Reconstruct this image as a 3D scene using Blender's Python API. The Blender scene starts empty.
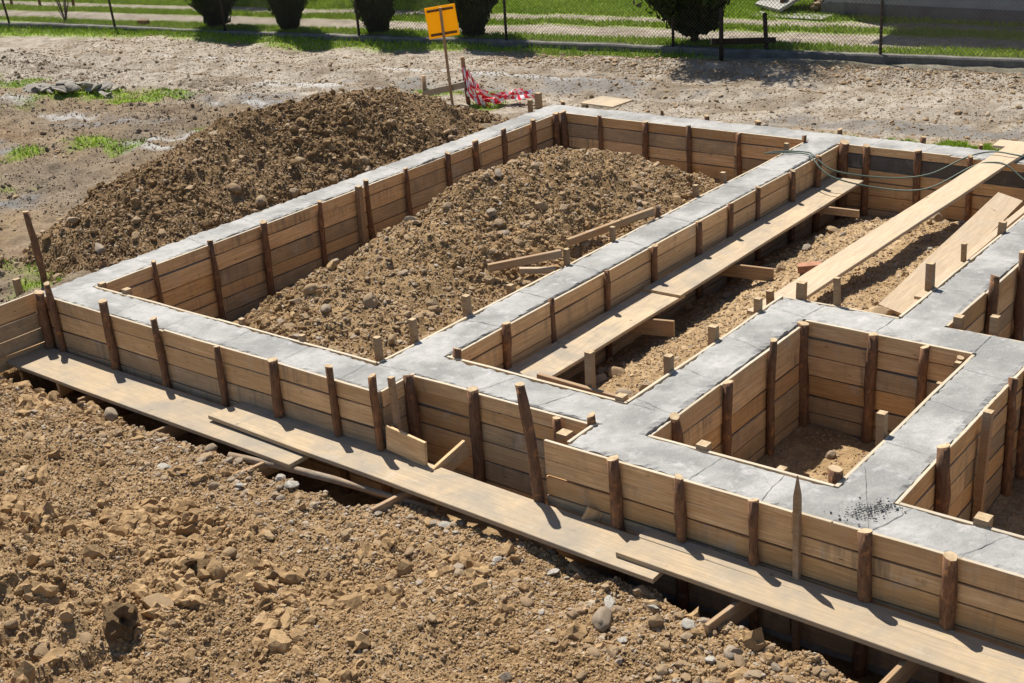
import bpy, bmesh, math, random
import numpy as np
from mathutils import Vector, Matrix, noise as mnoise

random.seed(7); rng = np.random.default_rng(7)
SC = bpy.context.scene
COL = SC.collection
PI = math.pi

# ------------------------------------------------------------------ helpers
def link(o, parent=None):
    COL.objects.link(o)
    if parent is not None: o.parent = parent
    return o

def thing(name, label, cat, loc=(0, 0, 0), group=None):
    o = bpy.data.objects.new(name, None); COL.objects.link(o)
    o.empty_display_size = .1
    o.location = loc; o['label'] = label; o['category'] = cat
    if group: o['group'] = group
    return o

def tag(o, label=None, cat=None, group=None, kind=None):
    if label: o['label'] = label
    if cat: o['category'] = cat
    if group: o['group'] = group
    if kind: o['kind'] = kind
    return o

def np_mesh(name, V, F, mats, smooth=False, mi=None, attrs=None):
    """V (n,3); F (m,k) array of equal size polygons"""
    V = np.asarray(V, dtype=np.float32); F = np.asarray(F, dtype=np.int32)
    me = bpy.data.meshes.new(name)
    m, k = F.shape
    me.vertices.add(len(V)); me.vertices.foreach_set('co', V.ravel())
    me.loops.add(m * k); me.loops.foreach_set('vertex_index', F.ravel())
    me.polygons.add(m)
    me.polygons.foreach_set('loop_start', np.arange(0, m * k, k, dtype=np.int32))
    try: me.polygons.foreach_set('loop_total', np.full(m, k, dtype=np.int32))
    except Exception: pass
    if mi is not None: me.polygons.foreach_set('material_index', np.asarray(mi, dtype=np.int32))
    me.polygons.foreach_set('use_smooth', np.full(m, bool(smooth)))
    for mt in mats: me.materials.append(mt)
    for an, av in (attrs or {}).items():
        a = me.attributes.new(an, 'FLOAT', 'POINT'); a.data.foreach_set('value', np.asarray(av, dtype=np.float32))
    me.update(calc_edges=True); me.validate(verbose=False)
    return me

def py_mesh(name, V, F, mats, smooth=False, mi=None):
    me = bpy.data.meshes.new(name)
    me.from_pydata([tuple(v) for v in V], [], [tuple(f) for f in F])
    for mt in mats: me.materials.append(mt)
    if mi is not None: me.polygons.foreach_set('material_index', mi)
    me.polygons.foreach_set('use_smooth', [bool(smooth)] * len(me.polygons))
    me.update()
    return me

def hsh(ix, iy, s):
    n = (ix * 374761393 + iy * 668265263 + s * 1274126177) & 0xffffffff
    n = ((n ^ (n >> 13)) * 1274126177) & 0xffffffff
    n = ((n ^ (n >> 15)) * 2246822519) & 0xffffffff
    return ((n ^ (n >> 16)) & 0xffff) / 65535.0

def vn(x, y, s=0):
    x = np.asarray(x, dtype=np.float64); y = np.asarray(y, dtype=np.float64)
    ix = np.floor(x).astype(np.int64); iy = np.floor(y).astype(np.int64)
    fx = x - ix; fy = y - iy
    fx = fx * fx * fx * (fx * (fx * 6 - 15) + 10); fy = fy * fy * fy * (fy * (fy * 6 - 15) + 10)
    a = hsh(ix, iy, s); b = hsh(ix + 1, iy, s); c = hsh(ix, iy + 1, s); d = hsh(ix + 1, iy + 1, s)
    return (a + (b - a) * fx) * (1 - fy) + (c + (d - c) * fx) * fy - .5

def fbm(x, y, f=1., o=4, s=0, g=.5):
    t = 0; a = 1.
    for k in range(o):
        t = t + a * vn(np.asarray(x) * f + 17.3 * k, np.asarray(y) * f - 9.1 * k, s + k); f *= 2.03; a *= g
    return t

def billow(x, y, f=1., o=4, s=0, g=.5):
    t = 0; a = 1.
    for k in range(o):
        t = t + a * (.5 - np.abs(vn(np.asarray(x) * f + 11.7 * k, np.asarray(y) * f + 5.3 * k, s + k)) * 2); f *= 2.03; a *= g
    return t

def sstep(a, b, x):
    t = np.clip((np.asarray(x, dtype=np.float64) - a) / (b - a), 0, 1); return t * t * (3 - 2 * t)

# ------------------------------------------------------------------ materials
class NT:
    def __init__(s, name):
        s.m = bpy.data.materials.new(name); s.m.use_nodes = True
        s.t = s.m.node_tree; s.t.nodes.clear()
        s.out = s.n('ShaderNodeOutputMaterial'); s.b = s.n('ShaderNodeBsdfPrincipled')
        s.l(s.b.outputs[0], s.out.inputs[0]); s.b.inputs['Specular IOR Level'].default_value = .25
    def n(s, t, **k):
        o = s.t.nodes.new(t)
        for a, v in k.items(): setattr(o, a, v)
        return o
    def l(s, a, b): s.t.links.new(a, b)
    def val(s, sock, v):
        if hasattr(v, 'is_linked') or hasattr(v, 'links'): s.l(v, sock)
        else: sock.default_value = v
    def coord(s, which='Object', scale=(1, 1, 1), rnd=False):
        tc = s.n('ShaderNodeTexCoord'); mp = s.n('ShaderNodeMapping'); mp.inputs['Scale'].default_value = scale
        src = tc.outputs[which]
        if rnd:
            oi = s.n('ShaderNodeObjectInfo'); ad = s.n('ShaderNodeVectorMath', operation='MULTIPLY_ADD')
            cx = s.n('ShaderNodeCombineXYZ')
            for i in range(3): s.l(oi.outputs['Random'], cx.inputs[i])
            s.l(cx.outputs[0], ad.inputs[0]); ad.inputs[1].default_value = (37, 53, 71); s.l(src, ad.inputs[2]); src = ad.outputs[0]
        s.l(src, mp.inputs['Vector']); return mp.outputs[0]
    def noise(s, vec, scale, det=4, rough=.55, dist=0.):
        o = s.n('ShaderNodeTexNoise'); s.l(vec, o.inputs['Vector'])
        o.inputs['Scale'].default_value = scale; o.inputs['Detail'].default_value = det
        o.inputs['Roughness'].default_value = rough; o.inputs['Distortion'].default_value = dist
        return o.outputs['Fac']
    def ramp(s, fac, stops):
        o = s.n('ShaderNodeValToRGB'); s.l(fac, o.inputs[0]); e = o.color_ramp.elements
        while len(e) < len(stops): e.new(.5)
        for i, (p, c) in enumerate(stops):
            e[i].position = p; e[i].color = (c, c, c, 1) if isinstance(c, (int, float)) else (*c, 1)
        return o.outputs[0]
    def mix(s, fac, a, b, mode='MIX'):
        o = s.n('ShaderNodeMix', data_type='RGBA', blend_type=mode)
        s.val(o.inputs[0], fac)
        for sk, v in ((o.inputs[6], a), (o.inputs[7], b)):
            if isinstance(v, tuple): sk.default_value = (*v, 1)
            else: s.l(v, sk)
        return o.outputs[2]
    def math(s, op, a, b=0., clamp=False):
        o = s.n('ShaderNodeMath', operation=op, use_clamp=clamp); s.val(o.inputs[0], a); s.val(o.inputs[1], b); return o.outputs[0]
    def attr(s, name): return s.n('ShaderNodeAttribute', attribute_name=name).outputs['Fac']
    def rand(s): return s.n('ShaderNodeObjectInfo').outputs['Random']
    def bump(s, h, dist=.01, strength=1.):
        o = s.n('ShaderNodeBump'); o.inputs['Distance'].default_value = dist; o.inputs['Strength'].default_value = strength
        s.l(h, o.inputs['Height']); s.l(o.outputs[0], s.b.inputs['Normal'])
    def fin(s, col, rough=.8, spec=None):
        s.val(s.b.inputs['Base Color'], (*col, 1) if isinstance(col, tuple) else col)
        s.val(s.b.inputs['Roughness'], rough)
        if spec is not None: s.b.inputs['Specular IOR Level'].default_value = spec
        return s.m

def wood(name, light, dark, grey, greyamt, stain=.5, wear=.35, splash=.5):
    k = NT(name)
    c = k.coord('Object', (1, 1, 1), True)
    g = k.coord('Object', (.7, 16, 16), True)
    grain = k.noise(g, 3.0, 5, .6, .6)
    fine = k.noise(k.coord('Object', (2.5, 90, 90), True), 2.0, 3, .6)
    big = k.noise(c, 1.3, 3, .5)
    col = k.mix(k.ramp(grain, [(.32, 0.), (.68, 1.)]), dark, light)
    col = k.mix(k.math('MULTIPLY', k.ramp(fine, [(.4, 1.), (.62, 0.)]), .55), col, tuple(x * .6 for x in dark))
    # knots
    v = k.n('ShaderNodeTexVoronoi'); k.l(k.coord('Object', (1.6, 1.6, 5.0), True), v.inputs['Vector']); v.inputs['Scale'].default_value = 2.2
    col = k.mix(k.ramp(v.outputs['Distance'], [(.03, .85), (.085, 0.)]), col, (.10, .05, .022))
    # every board its own tone
    r = k.rand()
    col = k.mix(k.math('MULTIPLY', k.math('POWER', r, 1.5), .6), col, tuple(x * .6 for x in dark))
    # cement runs and grey weathering
    run = k.noise(k.coord('Object', (22, 5, 1.6), True), 1.0, 4, .6)
    pat = k.ramp(k.noise(c, 2.1, 4, .6), [(.48, 0.), (.72, 1.)])
    st = k.math('MULTIPLY', k.ramp(run, [(.45, 0.), (.66, 1.)]), k.math('MULTIPLY', pat, stain))
    col = k.mix(st, col, grey)
    col = k.mix(k.math('MULTIPLY', k.ramp(k.noise(c, 2.7, 5, .65, .4), [(.35, 0.), (.7, 1.)]), greyamt), col, grey)
    dirt = k.ramp(k.noise(c, 9, 5, .7), [(.62, 0.), (.78, .55)])
    col = k.mix(dirt, col, tuple(x * .45 for x in grey))
    sm = k.ramp(k.noise(k.coord('Object', (3, 3, 2), True), 1.4, 6, .7, .5), [(.58, 0.), (.70, .75)])
    col = k.mix(k.math('MULTIPLY', sm, splash), col, (.47, .45, .41))
    k.bump(k.math('ADD', grain, k.math('MULTIPLY', fine, .5)), .004, .7)
    return k.fin(col, .78, .2)

M = {}
M['board'] = wood('formwork_wood', (.97, .69, .395), (.69, .425, .205), (.27, .20, .135), .2, 1.2)
M['board_orange'] = wood('orange_wood', (.88, .58, .295), (.60, .34, .145), (.30, .22, .14), .16, .9)
M['board_grey'] = wood('cement_stained_wood', (.70, .52, .325), (.48, .32, .175), (.20, .17, .135), .45, 1.3, .35, .55)
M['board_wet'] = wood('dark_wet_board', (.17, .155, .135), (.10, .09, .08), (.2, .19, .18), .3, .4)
M['plank'] = wood('weathered_plank', (.66, .51, .335), (.48, .36, .225), (.24, .215, .18), .85, .6, .35, .3)
M['plank_fresh'] = wood('fresh_plank', (.66, .51, .345), (.52, .385, .245), (.36, .315, .255), .4, .3, .35, .2)
M['edge'] = wood('cement_smeared_edge', (.66, .55, .40), (.52, .42, .28), (.48, .46, .42), .4, .5)
M['pole'] = wood('weathered_pole', (.42, .30, .19), (.2, .135, .085), (.34, .31, .27), .4, .4)
M['stick'] = wood('stick_wood', (.50, .335, .185), (.33, .195, .095), (.30, .27, .23), .3, .3)

def bark():
    k = NT('bark'); c = k.coord('Object', (1, 1, 1), True)
    n = k.noise(k.coord('Object', (30, 30, 7), True), 1.5, 5, .65, .5)
    col = k.mix(k.ramp(n, [(.3, 0.), (.7, 1.)]), (.10, .052, .03), (.30, .16, .088))
    col = k.mix(k.math('MULTIPLY', k.rand(), .5), col, (.12, .08, .058))
    col = k.mix(k.ramp(k.noise(c, 14, 4, .6), [(.56, 0.), (.68, .8)]), col, (.40, .19, .08))
    col = k.mix(k.ramp(k.noise(c, 8, 4, .6), [(.64, 0.), (.76, .6)]), col, (.36, .33, .28))
    k.bump(n, .008, 1.); return k.fin(col, .9, .1)
M['bark'] = bark()
def cutend():
    k = NT('cut_wood'); c = k.coord('Object', (1, 1, 1), True)
    col = k.mix(k.ramp(k.noise(c, 30, 4), [(.35, 0.), (.7, 1.)]), (.34, .245, .145), (.52, .395, .25))
    return k.fin(col, .85, .15)
M['cut'] = cutend()

def concrete():
    k = NT('fresh_concrete'); c = k.coord('Object')
    a = k.noise(c, 1.6, 6, .62, .3); b = k.noise(c, 11, 6, .7); d = k.noise(c, 60, 3, .6)
    col = k.mix(k.ramp(a, [(.40, 0.), (.60, 1.)]), (.215, .21, .198), (.36, .35, .328))
    col = k.mix(k.ramp(b, [(.46, .0), (.72, .55)]), col, (.20, .20, .20))
    col = k.mix(k.ramp(k.noise(c, 5, 5, .7), [(.56, 0.), (.70, .7)]), col, (.45, .425, .415))
    col = k.mix(k.ramp(d, [(.62, 0.), (.72, .4)]), col, (.12, .12, .12))
    col = k.mix(k.ramp(d, [(.30, .3), (.42, 0.)]), col, (.44, .43, .42))
    col = k.mix(k.ramp(k.noise(c, 24, 5, .7), [(.58, 0.), (.72, .35)]), col, (.17, .17, .17))
    col = k.mix(k.ramp(k.noise(c, 2.6, 6, .75, .5), [(.62, 0.), (.74, .55)]), col, (.36, .31, .25))
    h = k.math('ADD', k.math('MULTIPLY', b, 1.0), k.math('MULTIPLY', d, .35))
    k.bump(h, .012, .8)
    return k.fin(col, .75, .25)
M['concrete'] = concrete()
def simple(name, col, rough=.7, spec=.25, var=.25, sc=8, metal=0.):
    k = NT(name); c = k.coord('Object', (1, 1, 1), True)
    n = k.noise(c, sc, 4, .6)
    cc = k.mix(k.ramp(n, [(.3, 0.), (.7, 1.)]), tuple(x * (1 - var) for x in col), tuple(min(1, x * (1 + var)) for x in col))
    k.b.inputs['Metallic'].default_value = metal
    return k.fin(cc, rough, spec)
M['crack'] = simple('crack_dark', (.125, .123, .12), .9)
M['crumb'] = simple('dark_cement_crumb', (.12, .12, .118), .9)

def soil(name, dry, moist, pale, pattr=None):
    k = NT(name); c = k.coord('Object')
    a = k.noise(c, .9, 5, .6, .4); b = k.noise(c, 7, 6, .7); d = k.noise(c, 38, 5, .7)
    col = k.mix(k.ramp(a, [(.38, 0.), (.62, 1.)]), moist, dry)
    col = k.mix(k.ramp(b, [(.36, .75), (.56, 0.)]), col, tuple(x * .72 for x in moist))
    col = k.mix(k.ramp(b, [(.54, 0.), (.74, .7)]), col, pale)
    col = k.mix(k.ramp(d, [(.35, .45), (.5, 0.)]), col, tuple(x * .6 for x in moist))
    col = k.mix(k.ramp(d, [(.60, 0.), (.72, .5)]), col, pale)
    t = k.n('ShaderNodeAttribute', attribute_name='tint').outputs['Fac']
    col = k.mix(1., col, k.ramp(t, [(0., .0), (1., 1.)]), 'MULTIPLY') if False else col
    k.bump(k.math('ADD', b, k.math('MULTIPLY', d, .8)), .03, 1.)
    return k.fin(col, .95, .08)
M['soil'] = soil('loose_soil', (.36, .225, .108), (.215, .13, .062), (.45, .32, .19))
M['soil_dark'] = soil('heap_soil', (.28, .184, .098), (.145, .091, .045), (.41, .295, .18))
M['soil_sand'] = soil('sandy_fill', (.52, .375, .22), (.36, .24, .125), (.60, .46, .30))

M['soil_mid'] = soil('mid_soil', (.39, .262, .136), (.205, .127, .06), (.51, .375, .22))
def ground_mat():
    k = NT('ground'); c = k.coord('Object')
    a = k.noise(c, .9, 5, .6, .4); b = k.noise(c, 7, 6, .7); d = k.noise(c, 38, 5, .7); e = k.noise(c, 2.2, 6, .65, .6)
    dry, moist, pale = (.43, .292, .156), (.24, .15, .072), (.57, .425, .265)
    s = k.mix(k.ramp(a, [(.38, 0.), (.62, 1.)]), moist, dry)
    s = k.mix(k.ramp(b, [(.36, .7), (.56, 0.)]), s, tuple(x * .75 for x in moist))
    s = k.mix(k.ramp(b, [(.54, 0.), (.74, .7)]), s, pale)
    s = k.mix(k.ramp(d, [(.35, .45), (.5, 0.)]), s, tuple(x * .6 for x in moist))
    # the muddy plain and the road: greyer, trodden
    r = k.mix(k.ramp(e, [(.36, 0.), (.62, 1.)]), (.245, .20, .15), (.42, .365, .295))
    r = k.mix(k.ramp(b, [(.34, .8), (.5, 0.)]), r, (.15, .12, .09))
    r = k.mix(k.ramp(d, [(.52, 0.), (.68, .8)]), r, (.47, .43, .38))
    r = k.mix(k.ramp(d, [(.34, .7), (.46, 0.)]), r, (.13, .11, .09))
    md = k.mix(k.ramp(e, [(.36, 0.), (.62, 1.)]), (.15, .115, .08), (.27, .215, .155))
    md = k.mix(k.ramp(d, [(.34, .8), (.48, 0.)]), md, (.09, .07, .05))
    r = k.mix(k.attr('mud'), r, md)
    col = k.mix(k.attr('road'), s, r)
    m = k.mix(k.ramp(b, [(.38, 0.), (.62, 1.)]), (.12, .105, .092), (.24, .225, .205))
    wet = k.attr('wet'); wetm = k.math('MULTIPLY', wet, k.ramp(b, [(.35, .35), (.55, 1.)]))
    col = k.mix(wetm, col, m)
    cr = k.math('MULTIPLY', k.attr('crust'), k.ramp(d, [(.36, .3), (.5, 1.)]))
    col = k.mix(k.math('MULTIPLY', cr, .8), col, (.47, .46, .44))
    gc = k.mix(k.ramp(b, [(.35, 0.), (.65, 1.)]), (.12, .20, .016), (.25, .33, .045))
    gr = k.attr('grass'); gm = k.math('MULTIPLY', gr, k.ramp(k.noise(c, 11, 5, .7), [(.32, .25), (.5, 1.)]))
    col = k.mix(k.math('POWER', gm, 1.6), col, gc)
    rough = k.mix(wet, (.95, .95, .95), (.42, .42, .42))
    k.bump(k.math('ADD', b, k.math('MULTIPLY', d, .8)), .03, 1.)
    k.fin(col, .95, .12); k.l(rough, k.b.inputs['Roughness']); return k.m
M['ground'] = ground_mat()

def stone_mat(name, attr):
    k = NT(name); c = k.coord('Object', (1, 1, 1), attr is None)
    r = k.attr(attr) if attr else k.rand()
    base = k.ramp(r, [(0., (.36, .25, .14)), (.35, (.42, .305, .185)), (.6, (.32, .22, .125)), (.8, (.38, .31, .225)), (.92, (.30, .28, .255)), (1., (.50, .45, .38))])
    n = k.noise(c, 14, 5, .65); col = k.mix(k.ramp(n, [(.36, .1), (.6, .9)]), base, (.27, .18, .098))
    col = k.mix(k.ramp(k.noise(c, 45, 4, .7), [(.55, 0.), (.7, .4)]), col, (.5, .44, .35))
    k.bump(k.noise(c, 40, 4, .7), .006, .8); return k.fin(col, .85, .2)
M['stone'] = stone_mat('field_stone', None); M['gravel'] = stone_mat('gravel_stone', 'tint')
def clod_mat(name, dry, moist, pale):
    k = NT(name); c = k.coord('Object')
    r = k.attr('tint'); base = k.ramp(r, [(0., moist), (.45, tuple((a + b) / 2 for a, b in zip(dry, moist))), (.8, dry), (1., pale)])
    n = k.noise(c, 30, 4, .7); col = k.mix(k.ramp(n, [(.35, .5), (.55, 0.)]), base, tuple(x * .7 for x in moist))
    k.bump(k.noise(c, 60, 4, .7), .006, .9); return k.fin(col, .95, .08)
M['clod'] = clod_mat('earth_clod', (.42, .284, .15), (.25, .157, .077), (.55, .405, .245))
M['clod_dark'] = clod_mat('dark_earth_clod', (.285, .188, .1), (.15, .095, .047), (.42, .305, .185))
M['clod_sand'] = clod_mat('sandy_clod', (.51, .37, .215), (.37, .25, .135), (.58, .45, .29))
M['clod_mud'] = clod_mat('mud_clod', (.25, .20, .145), (.13, .10, .07), (.33, .28, .21))
M['clod_road'] = clod_mat('road_clod', (.33, .265, .19), (.185, .14, .092), (.43, .37, .295))
M['clod_mid'] = clod_mat('mid_clod', (.39, .262, .137), (.21, .131, .063), (.53, .395, .24))
def leaf(name, a, b):
    k = NT(name); r = k.attr('tint'); col = k.mix(r, a, b)
    k.fin(col, .6, .25)
    tr = k.n('ShaderNodeBsdfTranslucent'); k.l(col, tr.inputs[0]); mx = k.n('ShaderNodeMixShader'); mx.inputs[0].default_value = .25
    k.l(k.b.outputs[0], mx.inputs[1]); k.l(tr.outputs[0], mx.inputs[2]); k.l(mx.outputs[0], k.out.inputs[0]); return k.m
M['grass'] = leaf('grass_blade', (.14, .25, .012), (.36, .46, .05))
M['thuja'] = leaf('thuja_spray', (.016, .032, .010), (.07, .10, .028))
M['trunk'] = simple('tree_trunk', (.07, .05, .035), .95, .1, .4, 20)
M['steel'] = simple('rusty_post', (.06, .045, .038), .6, .3, .4, 12, .3)
M['wire'] = simple('fence_wire', (.17, .13, .10), .55, .4, .2, 12, .4)
M['plinth'] = simple('old_plinth', (.15, .14, .125), .9, .15, .35, 5)
def yel():
    k = NT('yellow_sheet'); k.fin((.88, .50, .012), .5, .35); tr = k.n('ShaderNodeBsdfTranslucent'); tr.inputs[0].default_value = (.95, .60, .015, 1)
    mx = k.n('ShaderNodeMixShader'); mx.inputs[0].default_value = .6; k.l(k.b.outputs[0], mx.inputs[1]); k.l(tr.outputs[0], mx.inputs[2]); k.l(mx.outputs[0], k.out.inputs[0]); return k.m
M['yellow'] = yel()
M['frame_wood'] = simple('brown_batten', (.16, .075, .03), .8, .15, .3, 14)
M['frame_shaded'] = simple('shaded_rail_wood', (.05, .035, .024), .85, .15, .3, 14)  # rail wood with the shade it stands in put into its colour
M['green_hose'] = simple('green_hose', (.075, .11, .085), .5, .4, .1, 6)
M['brick'] = simple('red_brick', (.34, .17, .105), .9, .15, .3, 20)
M['house_wall'] = simple('grey_render', (.34, .35, .36), .9, .15, .12, 2)
M['house_base'] = simple('dark_base', (.15, .15, .155), .9, .15, .2, 3)
M['roof'] = simple('roof_tiles', (.28, .11, .07), .8, .2, .3, 6)
M['white'] = simple('white_frame', (.75, .75, .73), .5, .4, .05)
M['slab'] = simple('pale_slab', (.33, .315, .285), .85, .2, .15, 4)
def glass():
    k = NT('window_glass'); k.b.inputs['Metallic'].default_value = 0.; return k.fin((.02, .025, .03), .08, .6)
M['glass'] = glass()
def tapemat():
    k = NT('warning_tape'); c = k.n('ShaderNodeTexCoord'); s = k.n('ShaderNodeSeparateXYZ'); k.l(c.outputs['UV'], s.inputs[0])
    w = k.math('FRACT', k.math('ADD', k.math('MULTIPLY', s.outputs[0], 7.), k.math('MULTIPLY', s.outputs[1], .5)))
    col = k.mix(k.math('GREATER_THAN', w, .5), (.85, .03, .06), (.9, .86, .86)); return k.fin(col, .4, .4)
M['tape'] = tapemat()

# ------------------------------------------------------------------ shape builders
def frame_from(a, b, up=Vector((0, 0, 1))):
    x = (b - a).normalized(); y = up.cross(x)
    if y.length < 1e-4: y = Vector((0, 1, 0)).cross(x)
    y.normalize(); z = x.cross(y)
    return x, y, z

def bar(name, a, b, w, h, mat, parent=None, up=(0, 0, 1), warp=.004, ch=.003, seg=None, cut=True, ends=(0, 0), topmat=None):
    """A sawn board from a to b (centres of its ends): w across, h along 'up'. Local X runs along it."""
    a = Vector(a); b = Vector(b); L = (b - a).length
    x, y, z = frame_from(a, b, Vector(up))
    n = seg or max(2, int(L / .35)); ph = random.uniform(0, 50)
    sec = [(-w / 2 + ch, -h / 2), (w / 2 - ch, -h / 2), (w / 2, -h / 2 + ch), (w / 2, h / 2 - ch), (w / 2 - ch, h / 2), (-w / 2 + ch, h / 2), (-w / 2, h / 2 - ch), (-w / 2, -h / 2 + ch)]
    V = []; F = []; mi = []
    for i in range(n + 1):
        t = i / n * L
        ww = [mnoise.noise(Vector((t * 1.1 + ph, k * 7.7, 3.1))) * warp for k in range(4)]
        for sy, sz in sec:
            sk = (ends[0] if i == 0 else ends[1] if i == n else 0) * sy / w
            V.append((t + sk, sy + ww[0] + (ww[1] * .6 if sy > 0 else 0), sz + ww[2] + (ww[3] * .6 if sz > 0 else 0)))
    for i in range(n):
        for j in range(8):
            F.append((i * 8 + j, i * 8 + (j + 1) % 8, i * 8 + 8 + (j + 1) % 8, i * 8 + 8 + j)); mi.append(2 if topmat and j in (3, 4, 5) else 0)
    F.append(tuple(range(7, -1, -1))); F.append(tuple(n * 8 + j for j in range(8))); mi += [1 if cut else 0] * 2
    me = py_mesh(name, V, F, [mat, M['cut']] + ([topmat] if topmat else []), False, mi)
    o = bpy.data.objects.new(name, me); link(o, parent)
    mw = Matrix.Translation(a) @ Matrix(((x.x, y.x, z.x, 0), (x.y, y.y, z.y, 0), (x.z, y.z, z.z, 0), (0, 0, 0, 1)))
    if parent is not None: mw = Matrix.Translation(-parent.location) @ mw
    o.matrix_basis = mw
    return o

def tube_geo(pts, rad, n=10, jit=0., caps=True, V=None, F=None):
    V = [] if V is None else V; F = [] if F is None else F
    o0 = len(V); pts = [Vector(p) for p in pts]; ph = random.uniform(0, 99)
    T = (pts[1] - pts[0]).normalized(); N = T.orthogonal().normalized()
    for i, p in enumerate(pts):
        t = (pts[min(i + 1, len(pts) - 1)] - pts[max(i - 1, 0)]).normalized()
        N = (N - t * N.dot(t)).normalized(); B = t.cross(N); r = rad[i] if hasattr(rad, '__len__') else rad
        for j in range(n):
            a = 2 * PI * j / n; d = N * math.cos(a) + B * math.sin(a)
            rr = r * (1 + jit * mnoise.noise(Vector((math.cos(a) * 1.7 + ph, math.sin(a) * 1.7, i * .9))))
            V.append(p + d * rr)
    for i in range(len(pts) - 1):
        for j in range(n):
            F.append((o0 + i * n + j, o0 + i * n + (j + 1) % n, o0 + (i + 1) * n + (j + 1) % n, o0 + (i + 1) * n + j))
    if caps:
        F.append(tuple(o0 + j for j in range(n - 1, -1, -1))); F.append(tuple(o0 + (len(pts) - 1) * n + j for j in range(n)))
    return V, F

def tube(name, pts, rad, mat, n=10, jit=0., parent=None, cutmat=None, origin=None):
    V, F = tube_geo(pts, rad, n, jit)
    og = Vector(origin) if origin is not None else Vector(pts[0])
    V = [v - og for v in V]; mi = [0] * len(F)
    if cutmat: mi[-1] = 1; mi[-2] = 1
    me = py_mesh(name, V, F, [mat] + ([cutmat] if cutmat else []), True, mi)
    if cutmat:
        for f in (len(F) - 1, len(F) - 2): me.polygons[f].use_smooth = False
    o = bpy.data.objects.new(name, me); link(o, parent)
    o.location = og - (parent.location if parent else Vector((0, 0, 0))); return o

def box_geo(V, F, lo, hi):
    o = len(V); (x0, y0, z0), (x1, y1, z1) = lo, hi
    V += [(x0, y0, z0), (x1, y0, z0), (x1, y1, z0), (x0, y1, z0), (x0, y0, z1), (x1, y0, z1), (x1, y1, z1), (x0, y1, z1)]
    F += [tuple(o + i for i in f) for f in ((0, 3, 2, 1), (4, 5, 6, 7), (0, 1, 5, 4), (1, 2, 6, 5), (2, 3, 7, 6), (3, 0, 4, 7))]

def boxobj(name, lo, hi, mat, parent=None, bev=.004):
    V, F = [], []; c = [(a + b) / 2 for a, b in zip(lo, hi)]
    box_geo(V, F, [a - b for a, b in zip(lo, c)], [a - b for a, b in zip(hi, c)])
    me = py_mesh(name, V, F, [mat])
    if bev:
        bm = bmesh.new(); bm.from_mesh(me); bmesh.ops.bevel(bm, geom=bm.edges[:], offset=bev, segments=1, affect='EDGES'); bm.to_mesh(me); bm.free()
    o = bpy.data.objects.new(name, me); link(o, parent)
    o.location = Vector(c) - (parent.location if parent else Vector((0, 0, 0))); return o

# ------------------------------------------------------------------ heights of the ground and of the heaps
FX0, FX1, FY0, FY1 = -10.645, .6, 6.165, 14.167          # outline of the foundation
FD = np.array([.9904, .1380]); FN = np.array([-.1380, .9904]); FO = np.array([-16.3, 18.25])   # line of the fence
def fence_t(x, y): return (x - FO[0]) * FN[0] + (y - FO[1]) * FN[1]
def fence_s(x, y): return (x - FO[0]) * FD[0] + (y - FO[1]) * FD[1]
def fpt(s, t, z=0.): p = FO + FD * s + FN * t; return Vector((p[0], p[1], z))

def trench_edge(x):
    return 5.60 + .27 * sstep(-6.2, -5.7, x) - .11 * sstep(-3.9, -3.3, x) - .10 * sstep(-2.8, -2.3, x) + .07 * vn(np.asarray(x) * 1.3, np.asarray(x) * 0 + 3.3, 5) + .09 * vn(np.asarray(x) * 5, np.asarray(x) * 0 + 1.3, 6)

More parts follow.
